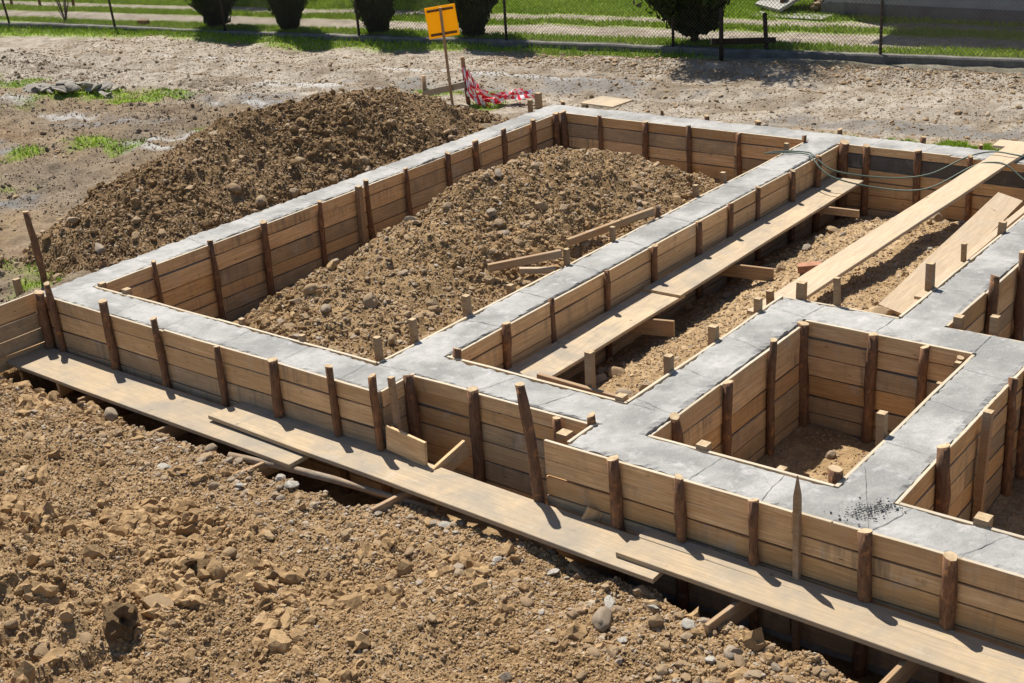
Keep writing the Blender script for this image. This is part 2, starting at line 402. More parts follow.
def ground_z(x, y):
    x = np.asarray(x, dtype=np.float64); y = np.asarray(y, dtype=np.float64)
    dx = np.maximum(FX0 - x, x - FX1); dy = np.maximum(FY0 - y, y - FY1)
    d = np.hypot(np.maximum(dx, 0), np.maximum(dy, 0))
    t = fence_t(x, y)
    plain = -.2 + .09 * np.exp(-d / .5) + .05 * fbm(x, y, .35, 3, 3) + .05 * fbm(x, y, 1.7, 4, 9)
    plain = plain - .07 * sstep(-2.6, -.9, t) * (t < .06)
    rut = -.05 * np.exp(-((t + 2.0) / .28) ** 2) - .06 * np.exp(-((t + 3.4 + .25 * vn(x * .3, y * 0, 2)) / .25) ** 2) + .03 * np.exp(-((t + 2.7) / .3) ** 2)
    stony = .12 * np.exp(-((t + 1.15 + .2 * vn(x * .6, y * .2, 12)) / .30) ** 2) * sstep(-15, -12, x)
    rough = .085 * billow(x, y, 2.4, 4, 21, .58) * sstep(-4.2, -5.2, t)
    plain = plain + (rut + stony) * (t < 0) + rough
    plain = np.where(t > .06, -.2 + .02 * fbm(x, y, .6, 3, 4), plain)
    front = -.615 + .06 * fbm(x, y, .7, 3, 31) + .020 * billow(x, y, 15, 3, 35, .6) * (.4 + .9 * np.clip(fbm(x, y, .9, 2, 39) + .5, 0, 1)) + .055 * billow(x, y, 2.1, 5, 33, .55)
    heap = .52 * np.exp(-(((x + 7.3) / 1.6) ** 2 + ((y - 2.75) / 1.35) ** 2)) + .22 * np.exp(-(((x + 5.0) / .8) ** 2 + ((y - 2.5) / .75) ** 2)) + .18 * np.exp(-(((x + 9.3) / 1.0) ** 2 + ((y - 4.6) / .6) ** 2))
    front = front + heap + (.13 * billow(x, y, 2.6, 3, 44, .5) + .06 * billow(x, y, 7.5, 2, 46)) * np.clip(heap * 2.6 + .2, .12, 1.1)
    w = sstep(-10.25, -10.75, x)                                         # the bank left of the boarded panel
    side = front * (1 - w) + plain * w
    z = np.where(y < FY0 + .0, side, plain)
    w2 = sstep(-10.72, -10.80, x)
    z = np.where((y < FY0) & (y > 5.2), front * (1 - w2) + plain * w2, z)
    z = np.where((y <= 5.2) & (y > 4.9), (side * (5.2 - y) + (front * (1 - w2) + plain * w2) * (y - 4.9)) / .3, z)
    te = trench_edge(x)
    tr = sstep(te - .07, te + .04, y) * (y < 6.2) * (x > -10.62)
    z = z * (1 - tr) + (-.93) * tr
    inside = (x > FX0 + .05) & (x < FX1 - .05) & (y > FY0) & (y < FY1 - .05)
    return np.where(inside, -.93 + .02 * fbm(x, y, 4, 3, 8), z)

def idw(pts, x, y, p=3.):
    pts = np.array(pts); x = np.asarray(x, dtype=np.float64); y = np.asarray(y, dtype=np.float64)
    num = 0; den = 0
    for a, b, c in pts:
        w = 1 / (((x - a) ** 2 + (y - b) ** 2 + .03) ** (p / 2)); num = num + w * c; den = den + w
    return num / den
class RBF:
    def __init__(s, pts):
        s.p = np.array(pts, dtype=np.float64); n = len(s.p)
        d = np.hypot(s.p[:, None, 0] - s.p[None, :, 0], s.p[:, None, 1] - s.p[None, :, 1])
        A = np.zeros((n + 3, n + 3)); A[:n, :n] = d + .02 * np.eye(n) * 0; A[:n, n] = 1; A[:n, n + 1:] = s.p[:, :2]; A[n, :n] = 1; A[n + 1:, :n] = s.p[:, :2].T
        s.w = np.linalg.solve(A, np.concatenate([s.p[:, 2], np.zeros(3)]))
    def __call__(s, x, y):
        x = np.asarray(x, dtype=np.float64); y = np.asarray(y, dtype=np.float64); t = s.w[-3] + s.w[-2] * x + s.w[-1] * y
        for i in range(len(s.p)): t = t + s.w[i] * np.hypot(x - s.p[i, 0], y - s.p[i, 1])
        return t

R2 = RBF([(-8.4, 6.6, -.12), (-7.6, 6.6, -.12), (-6.8, 6.6, -.12), (-9.2, 6.6, -.6), (-10.2, 6.6, -.92),
  (-8.4, 7.4, .04), (-7.6, 7.4, -.02), (-6.8, 7.5, -.14), (-9.1, 7.4, -.45), (-10.2, 7.4, -.92),
  (-8.3, 8.4, .24), (-7.5, 8.4, .06), (-6.8, 8.4, -.14), (-8.9, 8.4, -.22), (-9.6, 8.4, -.65), (-10.2, 8.4, -.9),
  (-8.25, 9.5, .44), (-7.5, 9.5, .12), (-6.8, 9.5, -.16), (-8.8, 9.5, -.02), (-9.6, 9.5, -.55), (-10.2, 9.5, -.85),
  (-8.2, 10.6, .50), (-7.4, 10.6, .13), (-6.8, 10.6, -.18), (-8.8, 10.6, .06), (-9.6, 10.8, -.48), (-10.2, 10.8, -.8),
  (-8.2, 11.5, .28), (-7.5, 11.6, .05), (-6.8, 11.6, -.2), (-9.2, 11.8, -.2), (-10.2, 11.8, -.75),
  (-8.3, 12.4, -.08), (-7.5, 12.4, -.2), (-6.8, 12.4, -.35), (-9.6, 12.7, -.55), (-10.2, 12.7, -.75),
  (-8.5, 13.7, -.75), (-7.5, 13.7, -.8), (-6.8, 13.7, -.8), (-10.2, 13.7, -.8)])
def heap2_z(x, y): return R2(x, y) + .08 * billow(x, y, 1.7, 5, 51, .6) + .06 * fbm(x, y, 5, 4, 55, .6) + .03 * billow(x, y, 12, 2, 58)
RF = RBF([(-6.3, 7, -.85), (-5.8, 7, -.62), (-5.2, 7.2, -.38), (-4.72, 7, -.28), (-6.3, 9, -.85), (-5.7, 9, -.58), (-5.2, 9, -.42), (-4.85, 9.0, -.36), (-4.72, 9, -.34),
  (-6.3, 11, -.85), (-5.75, 11, -.56), (-5.25, 11, -.40), (-4.5, 11, -.34), (-3.75, 11, -.26), (-4.5, 9.4, -.26), (-4.85, 9.6, -.38), (-3.75, 9.4, -.14),
  (-6.3, 12.7, -.85), (-5.6, 12.5, -.5), (-4.8, 12.6, -.38), (-4, 12.6, -.36), (-6.2, 13.7, -.85), (-5, 13.7, -.78), (-3.75, 13.7, -.72), (-5, 13.2, -.58)])
def fill_z(x, y): return RF(x, y) + .03 * billow(x, y, 2.6, 4, 61, .55) + .03 * fbm(x, y, 7, 4, 65, .6)
def heap1_z(x, y):
    x = np.asarray(x, dtype=np.float64); y = np.asarray(y, dtype=np.float64)
    A = np.interp(y, [6.7, 7.1, 7.6, 8.2, 9, 10, 10.8, 11.6, 12.3, 12.9, 13.5, 14.1], [-.35, -.12, .10, .2, .34, .48, .56, .52,   .40, .20, -.03, -.35])
    A = A + .10 * vn(y * 1.6, y * 0 + .5, 71)
    xc = np.interp(y, [7, 9], [-11.75, -12.15]) + .25 * vn(y * .9, y * 0 + 4.5, 72); d = x - xc
    wl = np.interp(y, [6.8, 7.4, 8.5, 10, 12], [.45, .75, 1.15, 1.5, 1.5])
    prof = np.where(d > 0, 1 - (np.abs(d) / 1.62) ** 1.25, 1 - (np.abs(d) / wl) ** 1.4)
    z = -.3 + (A + .3) * prof
    return z + .13 * billow(x, y, 1.9, 5, 75, .62) + .07 * fbm(x, y, 5, 4, 77, .6) + .03 * billow(x, y, 12, 2, 78)
def pit_z(x, y): return -.88 + .46 * np.exp(-(((x + 3.35) / .42) ** 2 + ((y - 7.15) / .6) ** 2)) + .03 * fbm(x, y, 5, 4, 81)
def bay5_z(x, y): return -.86 + .42 * sstep(-2.3, -1.4, np.asarray(x) - .35 * (np.asarray(y) - 7.0)) + .04 * fbm(x, y, 5, 4, 83)

# ------------------------------------------------------------------ ground sheet
def lines(segs):
    out = []
    for a, b, st in segs:
        n = max(1, int(round((b - a) / st))); out += [a + (b - a) * i / n for i in range(n)]
    out.append(segs[-1][1]); return np.array(out)
gx = lines([(-340, -60, 20), (-60, -34, 1.3), (-34, -21, .12), (-21, -11, .05), (-11, -1.2, .018), (-1.2, 2, .1), (2, 30, 1.4), (30, 340, 20)])
gy = lines([(-120, -10, 11), (-10, 1.8, .6), (1.8, 5.9, .018), (5.9, 6.4, .05), (6.4, 15, .055), (15, 20, .08), (20, 26, .2), (26, 60, 1.5), (60, 340, 20)])
GX, GY = np.meshgrid(gx, gy)
GZ = ground_z(GX, GY)
t_ = fence_t(GX, GY); s_ = fence_s(GX, GY)
gn = fbm(GX, GY, .8, 4, 101); gn2 = fbm(GX, GY, 2.6, 4, 105)
def blob(cx, cy, rx, ry, ang=0.):
    dx = GX - cx; dy = GY - cy; c, s = math.cos(ang), math.sin(ang)
    u = (dx * c + dy * s) / rx; v = (-dx * s + dy * c) / ry
    return sstep(1.45, .35, np.sqrt(u * u + v * v) + 1.3 * gn2 + .5 * gn)
behind = t_ > .12
outside_plain = ((GY > FY0) | (GX < -10.75)) & ((GX < FX0) | (GY > FY1))
road = np.where(outside_plain, 1., 0.)
road = np.where(outside_plain & ~behind & (t_ < -4.6), .75 + .5 * gn, road)
# two gravel tracks behind the fence
track = np.maximum(sstep(.55, .72, t_ + .12 * gn) * sstep(1.62, 1.45, t_ + .12 * gn), sstep(1.95, 2.12, t_ + .15 * gn) * sstep(2.75, 2.55, t_ + .15 * gn))
grass = np.zeros_like(GX)
grass = np.where(behind, 1 - track, grass)
grass = np.maximum(grass, np.where((t_ <= .12) & (t_ > -1.6), sstep(-1.1, -.6, t_ + .45 * gn + .1 * gn2), 0) * (1 - .75 * sstep(-11.4, -10.4, GX)))
GRASS_SPOTS = [(-18.4, 12.5, 1.5, .55, .35), (-21.3, 12.2, 1.4, .6, .2), (-19.6, 11.0, .9, .35, .3), (-15.6, 10.4, .5, .3, 0), (-16.2, 9.7, .25, .25, 0), (-15.4, 8.4, .6, .3, .4), (-11.5, 6.7, .5, .35, 0), (-12.2, 5.9, .5, .3, 0), (-13.2, 14.9, .7, .25, .3), (-14.6, 11.7, .35, .25, 0), (-13.9, 12.6, .4, .3, .5), (-12.0, 14.35, .5, .25, .2)]
for g in GRASS_SPOTS: grass = np.maximum(grass, blob(*g) * outside_plain)
grass = np.maximum(grass, sstep(-7.2, -6.3, GX) * sstep(FY1 + .02, FY1 + .1, GY) * sstep(FY1 + .62, FY1 + .3, GY + .5 * gn2) * .85)
wet = np.zeros_like(GX)
for g in [(-16.6, 11.3, .9, .3, .5), (-15.3, 10.7, .5, .25, .9), (-15.5, 13.3, 1.6, .4, .15), (-13.6, 15.0, 1.5, .45, .1), (-20.6, 10.9, 1.2, .3, .2), (-21, 12.4, .6, .3, 0), (-11.5, 16.2, 1.8, .5, .1), (-14.4, 8.2, .6, .3, .4), (-17.5, 9.4, .9, .3, .3), (-6.2, 15.5, 1.2, .3, .1)]:
    wet = np.maximum(wet, blob(*g) * outside_plain)
mud = sstep(-4.3, -5.4, t_ + .9 * gn) * outside_plain * (GX < -10.6)
mud = np.maximum(mud, .75 * sstep(.05, .4, gn2 + .4 * gn) * (t_ > -4.4) * (t_ < -.8))
crust = np.zeros_like(GX)
for g_ in [(-14.95, 11.1, .5, .16, 1.0), (-14.5, 11.9, .3, .1, .9), (-17.4, 11.3, .5, .14, .2), (-19.9, 11.7, .7, .25, .1), (-16.0, 12.85, .7, .2, .4), (-15.4, 14.5, 1.0, .22, .15), (-15.0, 15.9, .8, .12, .1), (-13.0, 16.2, 1.3, .2, .12), (-19.5, 15.6, 1.2, .12, .15), (-14.6, 10.6, .3, .15, .6)]:
    crust = np.maximum(crust, blob(*g_) * outside_plain)
nx, ny = len(gx), len(gy)
idx = np.arange(nx * ny).reshape(ny, nx)
F = np.stack([idx[:-1, :-1], idx[:-1, 1:], idx[1:, 1:], idx[1:, :-1]], -1).reshape(-1, 4)
V = np.stack([GX, GY, GZ], -1).reshape(-1, 3)
me = np_mesh('ground', V, F, [M['ground']], True, None, {'mud': np.clip(mud, 0, 1).ravel(), 'crust': np.clip(crust, 0, 1).ravel(), 'road': np.clip(road, 0, 1).ravel(), 'grass': np.clip(grass, 0, 1).ravel(), 'wet': np.clip(wet, 0, 1).ravel()})
g = link(bpy.data.objects.new('ground', me)); tag(g, kind='structure')
def gridlookup(A, x, y):
    i = np.clip(np.searchsorted(gx, x) - 1, 0, nx - 2); j = np.clip(np.searchsorted(gy, y) - 1, 0, ny - 2)
    return A[j, i]

# ------------------------------------------------------------------ heap / fill meshes
def patch(name, x0, x1, y0, y1, st, zf, mat, keep=None):
    xs = np.arange(x0, x1 + st * .5, st); ys = np.arange(y0, y1 + st * .5, st); X, Y = np.meshgrid(xs, ys)
    jx = (hsh((X * 997).astype(np.int64), (Y * 991).astype(np.int64), 3) - .5) * st * .5
    jy = (hsh((X * 997).astype(np.int64), (Y * 991).astype(np.int64), 4) - .5) * st * .5
    jx[:, [0, -1]] = 0; jy[[0, -1], :] = 0
    X = X + jx; Y = Y + jy; Z = zf(X, Y)
    n = X.shape[1]; id_ = np.arange(X.size).reshape(X.shape)
    F = np.stack([id_[:-1, :-1], id_[:-1, 1:], id_[1:, 1:], id_[1:, :-1]], -1).reshape(-1, 4)
    if keep is not None:
        k = keep(X, Y, Z).ravel(); F = F[k[F].any(1)]
    V = np.stack([X, Y, Z], -1).reshape(-1, 3)
    u, inv = np.unique(F, return_inverse=True); V = V[u]; F = inv.reshape(F.shape)
    c = np.array([(x0 + x1) / 2, (y0 + y1) / 2, -.5])
    o = link(bpy.data.objects.new(name, np_mesh(name, V - c, F, [mat], True))); o.location = c
    return o
h1 = patch('soil_heap', -14.2, -10.66, 6.6, 14.6, .03, heap1_z, M['soil_dark'], lambda X, Y, Z: Z > ground_z(X, Y) - .06)
tag(h1, 'long dark brown heap of stony soil along the outside of the left wall', 'soil heap')
h2 = patch('soil_heap', -10.25, -6.745, 6.555, 13.74, .028, heap2_z, M['soil_mid'])
tag(h2, 'tan heap of stony soil filling the large bay inside the left wall', 'soil heap')
f2 = patch('earth_fill', -6.315, -3.725, 6.93, 13.74, .03, fill_z, M['soil_sand'], lambda X, Y, Z: (X < -4.70) | (Y > 9.245))
tag(f2, 'sandy earth fill under the loose planks between the two long inner walls', 'earth fill')
f3 = patch('earth_fill', -4.29, -3.0, 6.585, 8.815, .03, pit_z, M['soil_sand'])
tag(f3, 'small mound of sandy earth on the floor of the square pit', 'earth fill')
f4 = patch('earth_fill', -2.585, .22, 6.585, 8.815, .04, bay5_z, M['soil_sand'])
tag(f4, 'sandy earth on the floor of the bay at the right edge', 'earth fill')

# ------------------------------------------------------------------ concrete foundation (one mesh)
RECTS = [(-10.645, -10.277, 6.165, 14.167), (-10.645, -6.355, 6.165, 6.53), (-6.714, -6.345, 6.165, 14.167), (-6.714, -4.317, 6.53, 6.902),
 (-4.69, -4.317, 6.183, 9.22), (-4.69, .6, 6.183, 6.56), (-4.69, .6, 8.84, 9.22), (-3.70, -3.34, 8.84, 14.167), (-2.976, -2.61, 6.183, 9.22),
 (-10.645, .6, 13.768, 14.167), (.25, .6, 6.183, 14.167)]
INS = .01
def conc():
    rs = [(a + INS, b - INS, c + INS, d - INS) for a, b, c, d in RECTS]
    def bl(vals, st=.035):
        vals = sorted(set(round(v, 4) for v in vals)); out = []
        for a, b in zip(vals[:-1], vals[1:]):
            n = max(1, int(round((b - a) / st))); out += [a + (b - a) * i / n for i in range(n)]
        return np.array(out + [vals[-1]])
    xs = bl([r[0] for r in rs] + [r[1] for r in rs]); ys = bl([r[2] for r in rs] + [r[3] for r in rs])
    cx = (xs[:-1] + xs[1:]) / 2; cy = (ys[:-1] + ys[1:]) / 2
    ins = np.zeros((len(cy), len(cx)), bool)
    for a, b, c, d in rs: ins |= ((cx > a) & (cx < b))[None, :] & ((cy > c) & (cy < d))[:, None]
    X, Y = np.meshgrid(xs, ys); Z = .010 * fbm(X, Y, 1.4, 4, 201) + .010 * fbm(X, Y, 9, 3, 205)
    n = len(xs); id_ = np.arange(X.size).reshape(X.shape)
    top = np.stack([id_[:-1, :-1], id_[:-1, 1:], id_[1:, 1:], id_[1:, :-1]], -1)[ins]
    Vt = np.stack([X, Y, Z], -1).reshape(-1, 3); N = len(Vt)
    Vb = Vt.copy(); Vb[:, 2] = -1.05; Vl = Vt.copy()
    pad = np.pad(ins, 1); side = []
    J, I = np.nonzero(ins)
    for j, i in zip(J, I):
        a, b, c, d = id_[j, i], id_[j, i + 1], id_[j + 1, i + 1], id_[j + 1, i]
        if not pad[j, i + 1]: side.append((a, a + N, b + N, b))
        if not pad[j + 2, i + 1]: side.append((c, c + N, d + N, d))
        if not pad[j + 1, i]: side.append((d, d + N, a + N, a))
        if not pad[j + 1, i + 2]: side.append((b, b + N, c + N, c))
    F = np.concatenate([top, np.array(side)]); V = np.concatenate([Vt, Vb])
    edge = np.unique(np.array(side)[:, [0, 3]]);  V[edge, 2] -= .002 + .018 * rng.random(len(edge)) ** 2; V[edge, :2] += rng.normal(0, .002, (len(edge), 2))
    mi = np.zeros(len(F), int)
    # cracks across the strip at the tie positions: jagged thin ribbons
    CV = []; CF = []
    def crack(p, q, w=.007, br=True):
        w = w * .42
        p = np.array(p, float); q = np.array(q, float); L = np.hypot(*(q - p)); m = max(5, int(L / .035)); d = (q - p) / L; nn = np.array([-d[1], d[0]])
        off = np.cumsum(rng.normal(0, .0035, m + 1)); off -= np.linspace(off[0], off[-1], m + 1); o = N * 2 + len(CV)
        for k in range(m + 1):
            c = p + d * L * k / m + nn * off[k]; ww = w * (.35 + .9 * rng.random()) * (1 - .6 * abs(k / m - .4))
            z = .010 * float(fbm(c[0], c[1], 1.4, 4, 201)) + .010 * float(fbm(c[0], c[1], 9, 3, 205)) + .0035
            CV.append((*(c + nn * ww), z)); CV.append((*(c - nn * ww), z))
            if k: CF.append((o + 2 * k - 2, o + 2 * k - 1, o + 2 * k + 1, o + 2 * k))
        if br and rng.random() < .4:
            k = m // 2; c = p + d * L * .5 + nn * off[k]; crack(c, c + d * .09 + nn * rng.choice([-1, 1]) * .09, w * .6, False)
    for y in [7.59, 8.25, 9.02, 9.79, 10.6, 11.2, 11.8, 12.5, 13.1]: crack((-6.70, y + rng.normal(0, .03)), (-6.36, y + rng.normal(0, .02)))
    for y in [7.2, 7.9, 8.6, 9.4, 10.1, 10.8, 11.5, 12.1, 12.7, 13.3]: crack((-10.62, y), (-10.29, y + rng.normal(0, .03)), .004)
    for x in [-9.5, -8.82, -8.09, -7.42, -6.76]: crack((x, 6.18), (x + rng.normal(0, .03), 6.51), .0045)
    for x in [-5.74, -5.2]: crack((x, 6.545), (x + .12, 6.89), .006)
    for x in [-3.78, -3.28, -2.6, -2.09, -1.5]: crack((x, 6.2), (x + rng.normal(.06, .05), 6.55), .006)
    for x in [-9.58, -8.9, -8.27, -7.58, -6.0, -5.37, -4.8]: crack((x, 13.78), (x + .05, 14.15), .006)
    for y in [6.95, 7.55, 8.2, 8.9]: crack((-4.67, y + .04), (-4.33, y - .03), .005)
    for y in [9.95, 10.75, 11.5]: crack((-3.69, y), (-3.35, y + .05), .004)
    for y in [7.2, 7.9, 8.5]: crack((-2.96, y + .05), (-2.63, y), .0045)
    crack((-2.93, 6.86), (-2.62, 6.22), .007); crack((-4.31, 9.2), (-4.35, 8.87), .006); crack((-3.73, 9.2), (-3.74, 8.86), .006); crack((-2.98, 9.18), (-2.99, 8.86), .009)
    crack((-6.69, 6.52), (-6.36, 6.56), .005); crack((-10.27, 6.5), (-10.62, 6.2), .004)
    crack((-4.69, 6.9), (-4.35, 6.92), .005)
    V = np.concatenate([V, np.array(CV)]); F = np.concatenate([F, np.array(CF)]); mi = np.concatenate([mi, np.ones(len(CF), int)])
    u, inv = np.unique(F, return_inverse=True); V = V[u]; F = inv.reshape(F.shape)
    o = link(bpy.data.objects.new('concrete_foundation', np_mesh('concrete_foundation', V, F, [M['concrete'], M['crack']], False, mi)))
    return o
tag(conc(), 'grey freshly poured strip foundation of crossing concrete walls inside timber formwork', 'foundation')

# ------------------------------------------------------------------ formwork panels
TH = .024
def panel(label, a, b, out, rows=(.15, .16, .14, .16, .15, .14), ztop=.006, joints=(), mats=None, name='formwork_panel', gap=.007):
    """a,b: the line of the concrete face (x,y); out: unit vector pointing away from the concrete."""
    a = Vector((*a, 0)); b = Vector((*b, 0)); o = Vector((*out, 0)); L = (b - a).length; d = (b - a) / L
    root = thing(name, label, 'formwork', (a.x, a.y, -.9), 'timber formwork panels')
    z = ztop
    for k, h in enumerate(rows):
        cuts = [0.] + sorted(j for j in joints if 0 < j < L) + [L]
        if len(cuts) > 2 and k % 2: cuts = [0.] + [c for c in cuts[1:-1] if random.random() < .7] + [L]
        for s0, s1 in zip(cuts[:-1], cuts[1:]):
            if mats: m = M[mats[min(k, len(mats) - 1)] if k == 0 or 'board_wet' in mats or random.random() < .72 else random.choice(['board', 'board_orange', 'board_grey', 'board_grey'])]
            else: m = M[random.choice(['board', 'board', 'board_orange', 'board_grey' if k > 1 else 'board'])]
            off = o * (TH / 2 + random.uniform(0, .010)); dz = random.uniform(-.010, .006) if k == 0 else 0
            p = a + d * (s0 + .0015) + off; q = a + d * (s1 - .0015) + off
            zz = z - h / 2 + dz
            bar('board', (p.x, p.y, zz + random.uniform(-.002, .002)), (q.x, q.y, zz + random.uniform(-.003, .003)), TH, h - gap - random.uniform(.001, .008), m, root, warp=.008, ch=.002, topmat=M['edge'] if k == 0 else None)
        z -= h
    return root
B, O, G = 'board', 'board_orange', 'board_grey'
panel('sunless front formwork of long boards behind the walkway plank, left of the recess', (-10.645, 6.175), (-6.355, 6.175), (0, -1), (.14, .17, .16, .16, .15, .14), joints=(1.85, 3.15), mats=(B, B, G, G, G, G))
panel('short formwork side facing right where the front wall steps back into the recess', (-6.365, 6.175), (-6.365, 6.54), (1, 0), (.14, .16, .15, .16, .15, .14), mats=(B, B, O, G, G, G))
panel('formwork of the recessed stretch of front wall between its two jutting corners', (-6.34, 6.54), (-4.72, 6.54), (0, -1), (.12, .12, .15, .16, .16, .16), joints=(.6,), mats=(B, O, G, B, G, G))
panel('short formwork side facing left into the recess, only its sunlit top edge showing', (-4.68, 6.21), (-4.68, 6.54), (-1, 0), (.15, .16, .14, .16, .15, .14))
panel('front formwork right of the recess with a board end jutting past its corner', (-4.86, 6.193), (.6, 6.193), (0, -1), (.15, .12, .15, .15, .14, .16), joints=(1.8, 3.4), mats=(B, B, O, B, G, G))
panel('long dark inner formwork of the left wall facing the soil heap', (-10.287, 6.55), (-10.287, 13.745), (1, 0), ztop=-.006, rows=(.13, .17, .17, .13, .16, .12), joints=(1.4, 2.7, 4.2, 5.6), mats=(B, B, G, B, G, G))
panel('outer formwork of the left wall beside the dark heap, only its edge showing', (-10.635, 6.175), (-10.635, 14.157), (-1, 0), (.12, .16), joints=(2.5, 5), ztop=-.03)
panel('inner formwork of the front wall facing the soil heap, a thin edge from here', (-10.263, 6.52), (-6.724, 6.52), (0, 1), (.13, .16, .16, .16), joints=(1.7,))
panel('shaded left stretch of the back wall formwork, behind the soil heap', (-10.263, 13.778), (-6.724, 13.778), (0, -1), (.13, .17, .15, .16, .14, .14), joints=(1.4, 2.6), mats=(O, B, B, O, G, G))
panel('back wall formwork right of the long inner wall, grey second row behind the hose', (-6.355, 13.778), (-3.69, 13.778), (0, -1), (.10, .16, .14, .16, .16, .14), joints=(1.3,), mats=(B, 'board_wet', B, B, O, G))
panel('outer formwork along the far side of the back wall beside the grass strip', (-10.635, 14.157), (.6, 14.157), (0, 1), (.12, .12), joints=(3, 6, 9), ztop=-.02)
panel('left formwork of the long inner wall, buried by the tan heap up to its edge', (-6.704, 6.545), (-6.704, 13.755), (-1, 0), (.13, .16, .16), joints=(2.3, 4.6))
panel('right formwork of the long inner wall beside the sunken walkway plank', (-6.355, 6.915), (-6.355, 13.755), (1, 0), (.13, .17, .16, .14, .14, .17), ztop=-.008, joints=(1.35, 2.85, 4.3, 5.6), mats=(B, B, B, G, G, G))
panel('inner formwork of the recessed front wall, facing the planked bay', (-6.33, 6.892), (-4.69, 6.892), (0, 1), (.13, .16, .16, .15))
panel('formwork of the short inner wall facing the sandy fill, a thin edge from here', (-4.68, 6.915), (-4.68, 9.21), (-1, 0), (.13, .16, .16))
panel('formwork on the far side of the cross wall facing the planked bay', (-4.68, 9.21), (-3.71, 9.21), (0, 1), (.13, .16, .16))
panel('left formwork of the right-hand long wall with loose boards leaning along it', (-3.69, 9.235), (-3.69, 13.755), (-1, 0), (.13, .16, .16), joints=(2.2,))
panel('pit formwork on the left side, boards facing right', (-4.327, 6.565), (-4.327, 8.825), (1, 0), ztop=-.006, rows=(.17, .15, .16, .16, .15, .12), joints=(.95,), mats=(B, B, O, G, G, G))
panel('pit formwork at the back, boards facing the camera', (-4.3, 8.85), (-2.99, 8.85), (0, -1), (.14, .15, .17, .17, .15, .12), joints=(.6,), mats=(B, B, B, O, G, G))
panel('pit formwork on the right side, only its sunlit top edge showing', (-2.966, 6.565), (-2.966, 8.825), (-1, 0), (.15, .16, .16), mats=('plank_fresh', B, B))
panel('pit formwork at the front, only its top edge showing', (-4.3, 6.55), (-2.99, 6.55), (0, 1), (.15, .16, .16))
panel('formwork on the right face of the short wall beyond the pit', (-2.62, 6.575), (-2.62, 8.825), (1, 0), ztop=-.006, rows=(.14, .15, .16, .16, .15, .14), joints=(1.1,), mats=(O, B, G, O, G, G))
panel('front bay formwork at the right edge, only its top edge showing', (-2.58, 6.55), (.24, 6.55), (0, 1), (.14, .15, .16))
panel('cross wall formwork at the right edge, facing the camera', (-2.58, 8.85), (.24, 8.85), (0, -1), (.14, .15, .16, .16, .15, .14), mats=(B, B, O, O, G, G))
panel('formwork on the right face of the right-hand long wall, in the far right bay', (-3.35, 9.235), (-3.35, 13.755), (1, 0), (.17, .16, .16, .16, .14), joints=(.8, 2.0), mats=(O, B, O, O, G))
panel('far right bay formwork on the cross wall, only its top edge showing', (-3.32, 9.21), (.24, 9.21), (0, 1), (.14, .15, .16))
panel('back wall formwork inside the far right bay', (-3.33, 13.778), (.24, 13.778), (0, -1), (.14, .16, .15, .16), joints=(1.5,))
panel('boarded panel running forward from the left front corner, with a gap between boards', (-10.60, 6.13), (-10.60, 5.22), (1, 0), (.19, .15, .14, .14), ztop=.03, mats=(B, G, G, G), gap=.012)

# ------------------------------------------------------------------ stakes
ORD = ['first', 'second', 'third', 'fourth', 'fifth', 'sixth', 'seventh', 'eighth', 'ninth', 'tenth', 'eleventh', 'twelfth', 'thirteenth', 'fourteenth']
def stake(label, x, y, zt, zb=-1.0, r=.033, kind='round', lean=(0, 0), group='stakes holding the formwork', point=False):
    n = 9 if kind == 'round' else 4
    k = 7; top = Vector((x + lean[0], y + lean[1], zt)); bot = Vector((x, y, zb)); pts = []; rad = []
    bow = Vector((random.uniform(-.016, .016), random.uniform(-.006, .006), 0)) if kind == 'round' else Vector((0, 0, 0))
    for i in range(k + 1):
        t = i / k; pts.append(bot.lerp(top, t) + bow * math.sin(t * PI)); rad.append(r * (1.12 - .16 * t) if kind == 'round' else r * 1.3)
    if point:
        pts[-1] = pts[-2].lerp(top, .25); rad[-1] = rad[-2]; pts.append(top); rad.append(r * .18)
    V, F = tube_geo(pts, rad, n, .4 if kind == 'round' else .05)
    if kind == 'round':                                                     # slanting saw cut
        a = random.uniform(0, 6.28); tl = random.uniform(.1, .45)
        for v in V[-n:]: v.z += ((v.x - top.x) * math.cos(a) + (v.y - top.y) * math.sin(a)) * tl if not point else 0
    else:                                                                    # square: turn its sides to the wall
        pass
    og = Vector((x, y, zb)); V = [v - og for v in V]; mi = [0] * (len(F) - 1) + [1]
    me = py_mesh('stake', V, F, [M['bark'] if kind == 'round' else M['stick'], M['cut']], kind == 'round', mi)
    me.polygons[len(F) - 1].use_smooth = False
    if kind != 'round': me.transform(Matrix.Rotation(PI / 4 if abs(V[0].x) < abs(V[0].y) * .5 or abs(V[0].y) < abs(V[0].x) * .5 else 0, 4, 'Z'))
    o = link(bpy.data.objects.new('stake', me)); o.location = og
    tag(o, label, 'stake', group); return o

